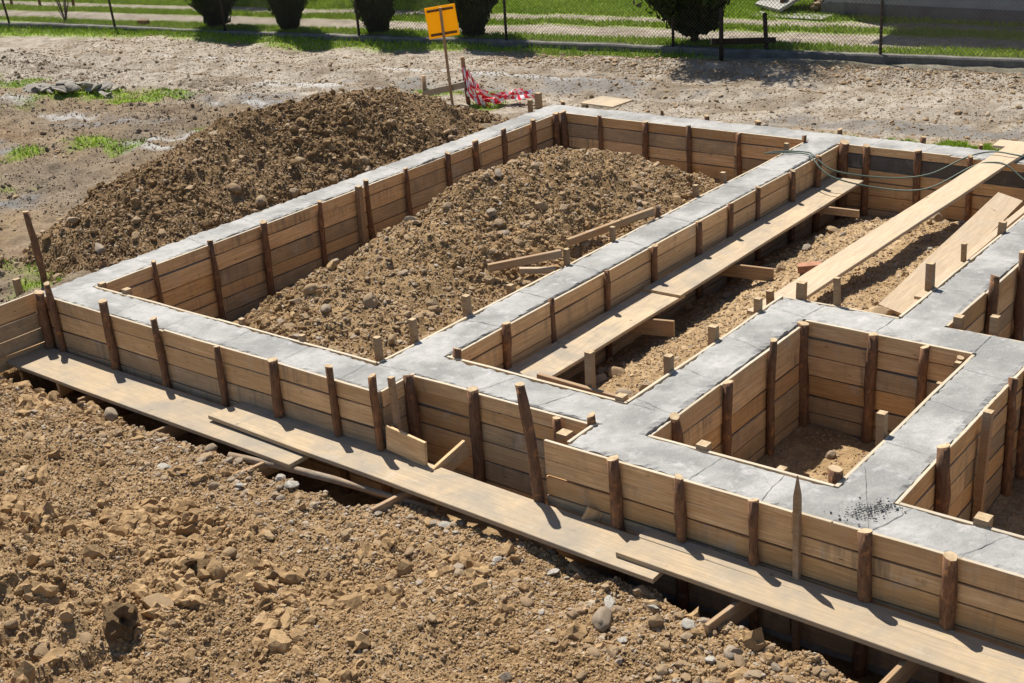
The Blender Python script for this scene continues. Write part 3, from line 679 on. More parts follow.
def run(where, pts, axis, fixed, default_r=.033, zb=-1.0, kinds=None, extra=None):
    n = len(pts)
    for i, p in enumerate(pts):
        u, zt = p[0], p[1]; kind = p[2] if len(p) > 2 else 'round'; kw = p[3] if len(p) > 3 else {}
        r = kw.get('r', default_r * random.uniform(.75, 1.25)); off = kw.get('off', 0)
        x, y = (u, fixed + off) if axis == 'x' else (fixed + off, u)
        lean = kw.get('lean', (random.uniform(-.03, .03), random.uniform(-.012, .012)))
        lab = kw.get('label') or ('%s %s %s' % (ORD[i], {'round': 'bark-covered stake', 'square': 'sawn stake', 'light': 'pale sawn stake'}[kind], where))
        stake(lab, x, y, zt, kw.get('zb', zb), r, 'round' if kind == 'round' else 'square', lean, point=kw.get('point', False))
fr = 6.175 - TH
run('from the left along the front formwork', [(-10.50, .055, 'round', {'r': .045, 'off': -.02, 'label': 'thick dark stake in the left front corner beside the boarded panel'}), (-10.30, .155, 'round', {'lean': (-.05, 0)}), (-9.506, .137, 'round', {'lean': (-.03, 0)}), (-8.82, .11, 'round', {'lean': (-.03, 0)}), (-8.086, .02), (-7.427, .04), (-6.762, .127, 'round', {'lean': (-.03, 0)}),
    (-6.33, .155, 'round', {'r': .03, 'label': 'reddish bark stake at the jutting corner left of the recess'})], 'x', fr - .036)
stake('thin pale sawn stake beside the reddish corner stake left of the recess', -6.225, 6.20, .125, -.45, .022, 'square', (-.02, 0))
stake('pale sawn stake end lying low at the left front corner, behind the boarded panel', -11.18, 6.32, -.02, -.6, .03, 'square', (-.03, 0))
run('in the recess of the front wall', [(-6.285, .03, 'round', {'r': .045, 'off': -.02, 'label': 'thick grey stake in the inner corner of the recess'}), (-5.736, .035, 'round', {'r': .042, 'label': 'thick dark stake in the middle of the recessed front wall'}), (-4.98, .0, 'round', {'r': .03, 'label': 'dark stake standing in the recess behind the tall leaning pole'})], 'x', 6.54 - TH - .04)
stake('tall brown pole leaning in front of the right corner of the recess', -4.90, 6.13, .385, -.55, .036, 'round', (-.10, 0))
run('from the recess along the front formwork to the right edge', [(-4.27, .035, 'round', {'r': .040}), (-3.785, .033, 'round', {'r': .033}), (-3.284, .03), (-3.00, .27, 'square', {'r': .02, 'point': True, 'lean': (-.012, 0), 'label': 'pointed pale stake rising above the front formwork right of the recess'}), (-2.60, .04, 'round', {'r': .039}), (-2.085, .03, 'round', {'r': .038}), (-1.45, .03)], 'x', fr - .026, zb=-.95)
run('from the front along the inner side of the left wall', [(7.185, .05), (7.87, .044), (8.555, .041), (9.353, .031), (9.951, .036, 'square'), (10.129, .057), (10.737, .037), (11.493, .036), (12.018, .055), (12.586, .058), (13.141, .057), (13.62, .03)], 'y', -10.287 + TH + .034, zb=-1.1)
run('from the left along the inner side of the back wall', [(-10.15, .036, 'round', {'r': .05, 'label': 'dark corner stake where the left and back walls meet'}), (-9.579, .033), (-8.904, .019), (-8.273, .029), (-7.576, .0)], 'x', 13.778 - TH - .034, zb=-1.1)
run('of the back wall right of the long inner wall', [(-6.26, .036, 'round', {'r': .055}), (-6.00, .02), (-5.375, .03, 'round', {'r': .04}), (-4.805, .037), (-4.1, .03)], 'x', 13.778 - TH - .036, zb=-1.1)
run('from the front along the right side of the long inner wall', [(7.59, .035), (8.25, .018), (9.02, .017), (9.786, .013), (10.608, .0, 'round', {'r': .036}), (11.208, .015), (11.806, .019), (12.536, .009), (13.126, .026)], 'y', -6.355 + TH + .032, zb=-1.0)
run('from the front along the heap side of the long inner wall', [(6.62, .17, 'square', {'r': .026}), (7.02, .18, 'square', {'r': .026}), (7.68, .16, 'square'), (8.275, .05, 'square'), (9.05, .14, 'light'), (9.775, .13, 'square'), (10.6, .085), (11.34, .11, 'square'), (11.9, .1, 'square'), (13.25, .085, 'light'), (13.68, .07)], 'y', -6.704 - TH - .028, default_r=.028, zb=-.7)
run('behind the front wall at the foot of the tan heap', [(-10.20, .03, 'light'), (-9.85, .04, 'light'), (-8.30, .05, 'light'), (-7.55, .05, 'light')], 'x', 6.52 + TH + .03, default_r=.03, zb=-.7)
run('standing inside the planked bay at the recessed wall', [(-6.28, .07, 'round'), (-5.10, .25, 'light', {'r': .030, 'off': .09}), (-4.75, .03, 'light', {'r': .035})], 'x', 6.892 + TH + .03, default_r=.03, zb=-.8)
run('from the front along the sandy side of the short inner wall', [(7.515, .12, 'square', {'r': .03}), (8.155, .11, 'square'), (8.846, .11, 'square'), (9.12, .07, 'square')], 'y', -4.68 - TH - .03, default_r=.028, zb=-.6)
run('behind the cross wall', [(-4.56, .13, 'light', {'r': .036}), (-4.22, .22, 'square', {'r': .024})], 'x', 9.21 + TH + .028, zb=-.6)
run('along the left side of the right-hand long wall', [(9.94, .215, 'square'), (10.70, .14, 'light'), (11.53, .1, 'light'), (12.4, .1, 'square')], 'y', -3.69 - TH - .03, default_r=.027, zb=-.6)
run('from the front along the left side of the square pit', [(6.90, .0, 'round', {'r': .04}), (7.545, .0), (8.2, .09, 'round', {'r': .03}), (8.785, .0, 'round', {'r': .045})], 'y', -4.327 + TH + .036, zb=-1.05)
run('from the left along the back of the square pit', [(-3.745, .018, 'round', {'r': .038}), (-3.34, -.005, 'round', {'r': .036}), (-3.04, -.03)], 'x', 8.85 - TH - .036, zb=-1.05)
run('along the right side of the square pit', [(6.66, .06, 'round', {'r': .045}), (7.34, .15, 'light', {'r': .03}), (8.25, .0, 'light', {'r': .02}), (8.62, .005, 'light', {'r': .022})], 'y', -2.966 - TH - .03, zb=-1.0)
run('inside the front wall of the square pit', [(-3.92, .03, 'light', {'r': .04}), (-3.35, .0, 'light')], 'x', 6.55 + TH + .03, zb=-1.0)
run('along the right face of the wall beyond the pit', [(7.178, .11, 'round', {'r': .042}), (7.862, .06, 'light', {'r': .03}), (8.47, .04), (8.77, .02, 'round', {'r': .04})], 'y', -2.62 + TH + .036, zb=-1.05)
run('inside the front wall at the right edge', [(-2.13, .04, 'light', {'r': .045}), (-1.4, .03)], 'x', 6.55 + TH + .035, zb=-1.0)
run('in the far right bay beside its wall', [(9.30, .07, 'light', {'r': .035}), (10.06, .14, 'round', {'r': .04}), (10.76, .13, 'round', {'r': .04}), (11.5, .1)], 'y', -3.35 + TH + .036, zb=-1.05)
stake('pale sawn stake inside the cross wall at the corner of the far right bay', -3.0, 9.30, .12, -.9, .032, 'square')
run('from the left along the far side of the back wall', [(-10.52, .03), (-10.16, .03, 'light'), (-8.98, .04), (-8.28, .04), (-7.60, .04), (-6.55, .04), (-5.55, .05), (-4.9, .03)], 'x', 14.157 + TH + .03, default_r=.028, zb=-.6)
run('along the outside of the left wall', [(6.95, .04, 'round', {'r': .04}), (13.72, .14, 'light')], 'y', -10.635 - TH - .035, zb=-.6)
stake('dark leaning stake standing alone in the ground left of the left wall', -11.17, 6.60, .56, -.5, .033, 'round', (-.10, .0), 'stakes standing alone')
stake('dark wooden stub at the inner corner right of the recess', -4.72, 6.52, .065, -.5, .03, 'round')
stake('pale cut stake top inside the jutting corner right of the recess', -4.78, 6.29, .02, -.7, .045, 'square')

# ------------------------------------------------------------------ loose planks, supports and poles
def plank(label, a, b, w, th=.035, mat='plank', name='plank', cat='plank', group='loose planks', ends=(0, 0), up=(0, 0, 1), warp=.006):
    o = bar(name, a, b, w, th, M[mat], None, up, warp=warp, ch=.003, ends=ends); tag(o, label, cat, group); return o
plank('long weathered walkway plank along the front formwork, at the left', (-10.56, 5.895, -.505), (-6.84, 5.86, -.515), .42, .035)
plank('middle walkway plank overlapping the left one, passing in front of the recess', (-7.92, 6.01, -.462), (-3.75, 5.90, -.470), .36, .035, ends=(.05, -.02))
plank('front plank of the right-hand walkway pair, lying on the middle plank', (-4.07, 5.925, -.432), (-.6, 5.86, -.43), .235, .035, 'plank')
plank('back plank of the right-hand walkway pair, against the front formwork', (-4.05, 6.085, -.428), (-.6, 6.03, -.43), .12, .035, 'plank')
plank('sunken weathered plank beside the long inner wall, nearer end', (-6.09, 6.96, -.372), (-6.085, 9.66, -.368), .39, .03)
plank('sunken weathered plank beside the long inner wall, farther end, overlapping the nearer one', (-6.075, 9.56, -.340), (-6.13, 13.55, -.345), .39, .03)
plank('long pale plank sloping up from the cross wall onto the back wall', (-4.85, 9.14, -.17), (-4.46, 14.22, .045), .27, .035, 'plank_fresh')
plank('broad pale board leaning along the right-hand long wall', (-3.90, 9.55, -.10), (-4.06, 12.75, -.06), .25, .025, 'plank_fresh', up=(.25, 0, 1))
plank('narrow pale board wedged between the broad leaning board and the right-hand long wall', (-3.765, 9.75, -.03), (-3.80, 13.4, -.03), .07, .025, 'plank_fresh')
plank('square pale board lying across the back wall beyond the heap', (-10.20, 14.42, .03), (-9.66, 14.38, .03), .44, .02, 'plank')
plank('pale plank lying along the back wall at the right edge', (-4.75, 14.30, .035), (-3.2, 14.36, .035), .26, .03, 'plank_fresh')
def support(label, a, b, h=.13, w=.028, mat='stick'):
    o = bar('support_board', a, b, w, h, M[mat], None, (0, 0, 1), warp=.003); tag(o, label, 'support board', 'boards on edge under the walkway planks'); return o
support('reddish support board under the left end of the front walkway', (-9.86, 6.1, -.60), (-9.82, 5.70, -.60), .14, .03, 'board_orange')
support('support board on edge jutting out from under the left walkway plank', (-8.20, 6.1, -.60), (-8.33, 5.52, -.62), .12)
support('first support board from the left jutting from under the walkway', (-9.33, 6.1, -.60), (-9.38, 5.60, -.60), .11)
support('support board under the overlap of the left and middle walkway planks', (-7.0, 6.1, -.58), (-7.16, 5.44, -.61), .12, .03)
support('support board jutting forward from under the middle walkway plank', (-5.80, 6.12, -.56), (-5.93, 5.56, -.60), .11, .035)
support('board on edge bracing the recessed wall, reaching behind the middle plank', (-5.78, 6.42, -.42), (-5.82, 5.93, -.55), .14, .03, 'board')
support('small brace board behind the right end of the middle walkway plank', (-4.45, 6.152, -.40), (-4.50, 6.10, -.53), .12, .03, 'board')
support('support board jutting from under the right-hand walkway pair', (-3.18, 6.1, -.53), (-3.28, 5.55, -.57), .14, .03)
support('support board under the right-hand walkway near the bottom edge', (-2.17, 6.1, -.53), (-2.24, 5.56, -.57), .14, .03)
support('lower walkway board under the front corner of the recess, screwed across the gap', (-6.27, 6.12, -.33), (-5.88, 6.10, -.36), .20, .024, 'board')
support('support board crossing under the sunken plank at its middle', (-6.30, 8.98, -.465), (-5.70, 9.16, -.47), .15, .03)
support('support board crossing under the farther sunken plank', (-6.30, 10.58, -.445), (-5.55, 10.70, -.45), .13, .03)
support('far support board crossing under the end of the sunken plank', (-6.30, 12.60, -.41), (-5.58, 12.66, -.41), .08, .03)
o = bar('batten', (-5.52, 6.985, -.03), (-4.74, 6.985, -.05), .035, .08, M['stick']); tag(o, 'dark batten lying along the back of the recessed wall', 'batten', 'loose battens')
o = bar('batten', (-7.16, 8.45, .08), (-6.78, 9.02, .10), .045, .07, M['stick']); tag(o, 'nearer brace batten reaching from the heap to a stake of the long inner wall', 'batten', 'loose battens')
o = bar('batten', (-7.02, 9.45, .03), (-6.76, 10.52, .07), .045, .07, M['stick']); tag(o, 'farther brace batten lying on the heap along the long inner wall', 'batten', 'loose battens')
o = bar('batten', (-7.05, 8.75, -.02), (-6.78, 8.93, -.03), .05, .05, M['plank_fresh']); tag(o, 'short pale batten half buried under the nearer brace', 'batten', 'loose battens')
o = bar('batten', (-3.1, 11.2, -.9), (-2.55, 9.9, -.25), .06, .05, M['plank_fresh']); tag(o, 'pale batten leaning inside the far right bay', 'batten', 'loose battens')
o = tube('round_pole', [(-7.46, 5.60, -.565), (-7.0, 5.67, -.555), (-6.5, 5.74, -.560), (-6.0, 5.80, -.58), (-5.6, 5.85, -.60)], [.027, .026, .025, .024, .022], M['pole'], 9, .45, None, M['cut']); tag(o, 'slender weathered pole lying at the front edge of the walkway', 'pole')
o = bar('brick', (-5.32, 10.75, -.36), (-5.12, 10.83, -.33), .11, .07, M['brick'], cut=False); tag(o, 'broken red brick on the sandy fill beside the pale plank', 'brick')

# hose: a doubled green line hanging over the long wall to the back wall
def hose(label, pts):
    P = [Vector(p) for p in pts]; out = []
    for i in range(len(P) - 1):
        p0, p1, p2, p3 = P[max(i - 1, 0)], P[i], P[i + 1], P[min(i + 2, len(P) - 1)]
        for k in range(8):
            t = k / 8; out.append(.5 * ((2 * p1) + (p2 - p0) * t + (2 * p0 - 5 * p1 + 4 * p2 - p3) * t * t + (3 * p1 - p0 - 3 * p2 + p3) * t ** 3))
    out.append(P[-1]); o = tube('hose', out, .0085, M['green_hose'], 7); tag(o, label, 'hose', 'green hoses'); return o
hose('upper green hose drooping from the long inner wall over the back wall', [(-6.82, 13.02, .03), (-6.66, 13.16, .025), (-6.45, 13.20, .025), (-6.33, 13.12, .02), (-6.05, 13.05, -.10), (-5.55, 13.25, -.17), (-5.15, 13.42, -.13), (-4.85, 13.72, .02), (-4.62, 13.82, .075), (-4.35, 13.80, .07), (-4.0, 13.85, .02), (-3.4, 13.9, .02)])
hose('lower green hose looping from the long inner wall across the pale plank', [(-6.84, 12.95, .03), (-6.64, 13.10, .025), (-6.43, 13.13, .025), (-6.31, 13.03, .02), (-6.02, 12.92, -.13), (-5.5, 13.05, -.23), (-5.05, 13.15, -.20), (-4.70, 13.45, .0), (-4.52, 13.55, .04), (-4.36, 13.52, .03), (-4.1, 13.45, -.10), (-3.85, 13.5, -.06), (-3.68, 13.5, .02)])

# ------------------------------------------------------------------ loose stones, clods, grit
ico1 = None
def ico(sub):
    bm = bmesh.new(); bmesh.ops.create_icosphere(bm, subdivisions=sub, radius=1.); bm.verts.ensure_lookup_table()
    V = np.array([v.co[:] for v in bm.verts]); F = np.array([[v.index for v in f.verts] for f in bm.faces]); bm.free(); return V, F
def rock_variants(sub, n, lump, facet):
    V, F = ico(sub); out = []
    for k in range(n):
        v = V.copy()
        d = np.array([mnoise.fractal(Vector(p) * 1.25 + Vector((k * 13.1, k * 7.7, 5.)), 1., 2.1, 3) for p in v]); v = v * (1 + lump * d)[:, None]
        for _ in range(facet):                                  # cut flat faces
            nn = rng.normal(size=3); nn /= np.linalg.norm(nn); h = rng.uniform(.55, .85); dd = v @ nn; ov = np.maximum(dd - h, 0); v = v - ov[:, None] * nn * .9
        out.append(v)
    return out, F
ROCK3 = rock_variants(3, 14, .35, 9); ROCK2 = rock_variants(2, 16, .4, 7); ROCK1 = rock_variants(1, 20, .55, 4); CLOD3 = rock_variants(3, 8, .8, 2); CLOD2 = rock_variants(2, 14, .75, 3); ROCK0 = rock_variants(1, 1, 0, 0)
_b0 = ico(1); 
def ico0():
    t = (1 + 5 ** .5) / 2
    V = np.array([(-1, t, 0), (1, t, 0), (-1, -t, 0), (1, -t, 0), (0, -1, t), (0, 1, t), (0, -1, -t), (0, 1, -t), (t, 0, -1), (t, 0, 1), (-t, 0, -1), (-t, 0, 1)]) / math.hypot(1, t)
    F = np.array([(0, 11, 5), (0, 5, 1), (0, 1, 7), (0, 7, 10), (0, 10, 11), (1, 5, 9), (5, 11, 4), (11, 10, 2), (10, 7, 6), (7, 1, 8), (3, 9, 4), (3, 4, 2), (3, 2, 6), (3, 6, 8), (3, 8, 9), (4, 9, 5), (2, 4, 11), (6, 2, 10), (8, 6, 7), (9, 8, 1)])
    return [V * (1 + .35 * rng.normal(size=(12, 1)).clip(-1, 1)) for _ in range(14)], F
ROCK00 = ico0()

def rots(n, flat=True):
    a = rng.uniform(0, 2 * PI, n); tx = rng.normal(0, .35 if flat else 1.5, n); ty = rng.normal(0, .35 if flat else 1.5, n)
    ca, sa, cx, sx, cy, sy = np.cos(a), np.sin(a), np.cos(tx), np.sin(tx), np.cos(ty), np.sin(ty); z = np.zeros(n); o = np.ones(n)
    Rz = np.stack([ca, -sa, z, sa, ca, z, z, z, o], -1).reshape(-1, 3, 3); Rx = np.stack([o, z, z, z, cx, -sx, z, sx, cx], -1).reshape(-1, 3, 3); Ry = np.stack([cy, z, sy, z, o, z, -sy, z, cy], -1).reshape(-1, 3, 3)
    return Rz @ Rx @ Ry
class Bag:
    def __init__(s): s.V = []; s.F = []; s.t = []; s.n = 0
    def add(s, P, r, lib, flat=.7, tint=None, rot_flat=True):
        n = len(P)
        if n == 0: return
        var, F = lib; which = rng.integers(0, len(var), n); sc = np.stack([rng.uniform(.8, 1.3, n), rng.uniform(.7, 1.1, n), rng.uniform(.75, 1.2, n) * flat], -1) * r[:, None]
        Rm = rots(n, rot_flat); tint = rng.random(n) if tint is None else tint
        for k in range(len(var)):
            w = np.nonzero(which == k)[0]
            if len(w) == 0: continue
            v = var[k][None] * sc[w][:, None, :]; v = np.einsum('nij,nkj->nki', Rm[w], v) + P[w][:, None, :]
            m = v.shape[1]; s.V.append(v.reshape(-1, 3)); s.F.append((F[None] + (s.n + np.arange(len(w)) * m)[:, None, None]).reshape(-1, 3)); s.t.append(np.repeat(tint[w], m)); s.n += len(w) * m
    def build(s, name, mat, smooth=True):
        V = np.concatenate(s.V); F = np.concatenate(s.F)
        o = link(bpy.data.objects.new(name, np_mesh(name, V, F, [mat], smooth, None, {'tint': np.concatenate(s.t)}))); return o
def powr(n, a, b, p=2.2):
    u = rng.random(n); return (a ** (1 - p) + u * (b ** (1 - p) - a ** (1 - p))) ** (1 / (1 - p))

CAM = np.array([0, 0, 4.])
big = []       # candidates that become individual stones
def scatter(n, xr, yr, zf, mask=None):
    x = rng.uniform(*xr, n); y = rng.uniform(*yr, n)
    if mask is not None:
        k = mask(x, y); x, y = x[k], y[k]
    return np.stack([x, y, zf(x, y)], -1)
def in_view(P):
    d = P - CAM; r = np.array([.788, .612, -.066]); u = np.array([-.189, .343, .92]); f = np.array([-.586, .712, -.386])
    w = d @ f; X = 512 + 1332.4 * (d @ r) / w; Y = 341.5 - 1332.4 * (d @ u) / w
    return (X > -60) & (X < 1084) & (Y > -60) & (Y < 745)
REG = {}
def region(key, area, xr, yr, zf, mask, n_clod, n_grit, n_stone, clodmat, rmax, phrase, cl_max=.05, lump=None):
    gb, cb = Bag(), Bag()
    P = scatter(n_grit, xr, yr, zf, mask); P = P[in_view(P)]; r = powr(len(P), .007, .018); gb.add(P + np.array([0, 0, .15]) * r[:, None], r, ROCK00, .75)
    P = scatter(n_clod, xr, yr, zf, mask); P = P[in_view(P)]
    dens = fbm(P[:, 0], P[:, 1], 1.3, 4, 301); P = P[(dens > -.10 + .38 * (rng.random(len(P)) - .35)) | (rng.random(len(P)) < .35)]
    r = powr(len(P), .006, cl_max, 3.1); dn = fbm(P[:, 0], P[:, 1], 1.3, 4, 301); kk = (r < .013) | (dn > .12 + .25 * rng.random(len(P))) | (rng.random(len(P)) < .12); kk &= (r < .013) | (key != 'front') | (rng.random(len(P)) < np.clip(1.1 - (P[:, 0] + 6.3) * .5, .14, 1)); P = P[kk]; r = r[kk]; 
    for lo, hi, lib in ((0, .014, ROCK00), (.014, .022, ROCK1), (.022, 1, CLOD2)):
        k = (r >= lo) & (r < hi); cb.add(P[k] + np.array([0, 0, -.05]) * r[k][:, None], r[k], lib, .85, rng.beta(3, 3, k.sum()), False)
    P = scatter(n_stone, xr, yr, zf, mask); P = P[in_view(P)]; r = powr(len(P), .014, rmax, 2.6)
    d = np.linalg.norm(P - CAM, axis=1); isbig = r / d > .0035
    for p, rr in zip(P[isbig], r[isbig]): big.append((rr / np.linalg.norm(p - CAM), p, rr, key))
    P, r = P[~isbig], r[~isbig]
    for lo, hi, lib in ((0, .022, ROCK1), (.022, 1, ROCK2)):
        k = (r >= lo) & (r < hi); gb.add(P[k] + np.array([0, 0, .2]) * r[k][:, None], r[k], lib, .6, rng.random(k.sum()) * (.35 if key == 'edge' else 1.) + (.65 if key == 'edge' else 0.))
    REG[key] = phrase
    o = gb.build('gravel', M['gravel'], False); tag(o, 'small loose stones scattered over ' + phrase, 'gravel', None, 'stuff')
    o = cb.build('soil_clods', M[clodmat], False); tag(o, 'crumbly earth clods strewn over ' + phrase, 'soil clods', None, 'stuff')
region('front', 0, (-11.2, -1.0), (2.2, 5.95), ground_z, lambda x, y: y < trench_edge(x) + .02, 260000, 30000, 520, 'clod', .055, 'the bare earth in front of the walkway', .085)
region('edge', 0, (-10.5, -1.2), (5.0, 5.95), ground_z, lambda x, y: (y < trench_edge(x) + .03), 6000, 5000, 1500, 'clod', .048, 'the trench edge below the walkway', .04)
region('heap1', 0, (-14.0, -10.68), (6.7, 14.3), heap1_z, lambda x, y: heap1_z(x, y) > ground_z(x, y) - .02, 140000, 16000, 1300, 'clod_dark', .07, 'the dark heap outside the left wall', .07)
region('heap2', 0, (-10.2, -6.8), (6.6, 13.7), heap2_z, None, 95000, 22000, 3000, 'clod_mid', .06, 'the tan heap inside the left wall', .06)
region('fill', 0, (-6.25, -3.78), (6.97, 13.7), fill_z, lambda x, y: (x < -4.75) | (y > 9.3), 15000, 7000, 460, 'clod_sand', .075, 'the sandy fill between the inner walls', .028)
region('road', 0, (-24, -4), (13.9, 19.2), ground_z, lambda x, y: (fence_t(x, y) < -.35) & (((fence_t(x, y) > -1.7) & (x > -14.5)) | (rng.random(len(x)) < .2)) & ((x > -10.5) | (y > 14.3)), 60000, 70000, 9000, 'clod_road', .05, 'the dirt road along the fence', .032)
region('plain', 0, (-24, -11), (5.6, 14.4), ground_z, lambda x, y: (x < -13.2) | (y < 7), 60000, 6000, 500, 'clod_mud', .06, 'the muddy ground left of the heap', .05)
region('pit', 0, (-4.25, -3.05), (6.62, 8.78), pit_z, None, 900, 900, 30, 'clod_sand', .05, 'the floor of the square pit', .03)
region('bay', 0, (-2.55, -1.0), (6.62, 8.78), bay5_z, None, 700, 700, 25, 'clod_sand', .05, 'the floor of the bay at the right edge', .03)

STM = []
for (nm, lib) in (('angular', ROCK3), ('rounded', (rock_variants(3, 8, .22, 1)))):
    for v in lib[0]: STM.append((nm, np_mesh('stone', v, lib[1], [M['stone']], nm == 'rounded')))
def stone(p, r, label, flat=.7, shape=None, clod=False, sc=None, sink=.2, rz=None):
    if clod: me = CL[random.randrange(len(CL))]
    else: me = random.choice([m for s, m in STM if shape is None or s == shape])
    o = link(bpy.data.objects.new('stone' if not clod else 'earth_clod', me))
    o.location = (p[0], p[1], p[2] + r * sink); k = sc or (random.uniform(.95, 1.35), random.uniform(.75, 1.05), flat * random.uniform(.8, 1.2))
    o.scale = tuple(r * a for a in k); o.rotation_euler = (random.uniform(-.3, .3), random.uniform(-.3, .3), random.uniform(0, 6.28) if rz is None else rz); return o
CLM = NT('big_clod'); 
def clodobjmat():
    k = CLM; c = k.coord('Object'); n = k.noise(c, 5, 5, .7); col = k.mix(k.ramp(n, [(.3, 0.), (.7, 1.)]), (.29, .185, .092), (.45, .30, .165)); k.bump(k.noise(c, 7, 5, .75), .15, 1.); return k.fin(col, .95, .08)
clodobjmat()
CL = [np_mesh('earth_clod', v, CLOD3[1], [CLM.m], False) for v in CLOD3[0]]
big.sort(key=lambda b: -b[0]); big = big[:262]
SHAPES = {'angular': 'angular', 'rounded': 'rounded'}
for q, p, r, key in big:
    shp = random.choice(['angular', 'angular', 'angular', 'rounded']); fl = random.choice([.5, .75, .9])
    o = stone(p, r, '', fl, shp, sink=.25)
    size = 'large' if r > .06 else 'fist-sized' if r > .035 else 'small'
    tag(o, '%s %s %sstone lying on %s' % (size, shp, 'flat ' if fl < .6 else '', REG[key]), 'stone', 'loose stones')
def ghit(x, y, f): return (x, y, float(f(np.array([x]), np.array([y]))[0]))
HAND = [  # conspicuous stones of the photograph
 ((-4.72, 3.02), .088, 'rounded', .8, 'large pale boulder with a rounded top near the bottom edge of the soil', ground_z),
 ((-5.28, 3.38), .075, 'angular', .8, 'pair of dusty stones, upper one, on the coarse soil at the left', ground_z),
 ((-5.40, 3.50), .065, 'angular', .6, 'dusty flat stone just above its pale neighbour on the coarse soil', ground_z),
 ((-6.10, 3.88), .11, 'angular', .6, 'long slab-like stone sloping in the coarse soil at the left', ground_z),
 ((-2.95, 5.08), .055, 'rounded', .8, 'smooth grey pebble beside the trench edge under the right walkway', ground_z),
 ((-2.86, 5.16), .05, 'angular', .7, 'brown flat stone touching the smooth grey pebble', ground_z),
 ((-3.30, 4.73), .045, 'angular', .6, 'pale bluish stone lying alone on the smooth sandy soil', ground_z),
 ((-2.55, 4.55), .05, 'angular', .45, 'flat grey stone on the soil near the bottom right', ground_z),
 ((-3.70, 5.10), .05, 'angular', .35, 'flat pale chip below the right end of the middle plank', ground_z),
 ((-3.85, 5.33), .07, 'rounded', .7, 'pale rounded stone just below the right end of the middle plank', ground_z),
 ((-8.85, 5.55), .07, 'rounded', .8, 'tan rounded stone at the left start of the walkway', ground_z),
 ((-2.05, 5.38), .09, 'rounded', .7, 'long smooth stone in the shade under the right-hand walkway', ground_z),
 ((-8.20, 7.30), .07, 'rounded', .8, 'large smooth stone on the front slope of the tan heap', heap2_z),
 ((-7.55, 7.35), .085, 'angular', .9, 'large blocky stone on the front slope of the tan heap', heap2_z),
 ((-3.95, 9.45), .10, 'angular', .8, 'large rough lump of concrete in the corner behind the cross wall', fill_z),
 ((-5.28, 7.75), .06, 'rounded', .9, 'round stone beside the sunken plank near the recessed wall', fill_z),
 ((-4.85, 12.95), .10, 'angular', .7, 'pale slab stone near the back wall in the sandy fill', fill_z),
 ((-4.25, 13.0), .12, 'rounded', .6, 'long pale stone between the planks near the back wall', fill_z),
 ((-11.25, 9.1), .07, 'rounded', .9, 'pale upright stone on the dark heap close to the left wall', heap1_z),
 ((-11.0, 9.25), .08, 'rounded', .8, 'rounded stone at the foot of the dark heap by the left wall', heap1_z),
]
for (x, y), r, shp, fl, lab, zf in HAND:
    o = stone(ghit(x, y, zf), r, lab, fl, shp, sink=.3); tag(o, lab, 'stone', 'loose stones')
for (x, y), r, lab in [((-5.15, 2.93), .13, 'biggest earth clod, broad and wedge-shaped, near the bottom left corner'), ((-4.75, 2.88), .10, 'round brown earth clod beside the biggest one at the bottom'), ((-4.25, 3.5), .075, 'dark round earth clod alone on smoother soil near the bottom'), ((-6.0, 3.55), .10, 'earth clod with a shaded side on the coarse soil at the left edge'), ((-3.35, 4.1), .06, 'pale earth clod with a stick beside it'), ((-6.3, 4.3), .09, 'earth clod on the left part of the bare soil')]:
    o = stone(ghit(x, y, ground_z), r, lab, .9, None, True, sink=.35); tag(o, lab, 'earth clod', 'big earth clods')

# rubble pile on the grass at the left
M['slabstone'] = simple('grey_broken_stone', (.26, .235, .20), .9, .15, .35, 6)
SLAB = [np_mesh('stone', v, ROCK3[1], [M['slabstone']], False) for v in rock_variants(3, 6, .15, 9)[0]]
for i in range(46):
    a = random.uniform(0, 6.28); d = random.random() ** .6; x = -19.05 + d * .85 * math.cos(a); y = 12.42 + d * .34 * math.sin(a) + .3 * d * math.cos(a) * .6
    p = (x, y, float(ground_z(np.array([x]), np.array([y]))[0]) + .01 + .12 * (1 - d))
    o = stone(p, random.uniform(.10, .145), '', random.choice([.35, .5, .6]), 'angular', sc=(random.uniform(1, 1.5), random.uniform(.7, 1), random.choice([.18, .26, .36])), sink=.2)
    o.rotation_euler = (random.uniform(-.6, .6), random.uniform(-.5, .5), random.uniform(0, 6.28)); o.data = random.choice(SLAB)
    tag(o, 'grey slab of broken stone in the rubble pile on the grass at the left', 'stone', 'rubble pile on the grass')
M['chip'] = simple('pale_grey_chip', (.31, .285, .245), .9, .15, .35, 4)
CHIPM = [np_mesh('stone', v, ROCK2[1], [M['chip']], False) for v in rock_variants(2, 7, .5, 10)[0]]
for (x, y) in [(-6.85, 5.56), (-6.69, 5.53), (-6.63, 5.58), (-6.44, 5.56), (-6.28, 5.58), (-6.15, 5.62), (-5.36, 5.68), (-5.25, 5.66), (-4.45, 5.64), (-3.94, 5.53), (-3.65, 5.25), (-3.7, 5.62), (-3.14, 5.36), (-9.09, 5.52), (-7.73, 5.2), (-6.99, 5.29), (-4.8, 5.53), (-3.39, 5.53)]:
    o = stone(ghit(x, y, ground_z), random.uniform(.034, .06), '', .3, 'angular', sc=(random.uniform(1., 1.5), random.uniform(.6, 1.), random.uniform(.25, .45)), sink=.3); o.data = random.choice(CHIPM)
    tag(o, 'flat pale grey stone chip lying among the rubble below the walkway planks', 'stone', 'pale stone chips below the walkway')
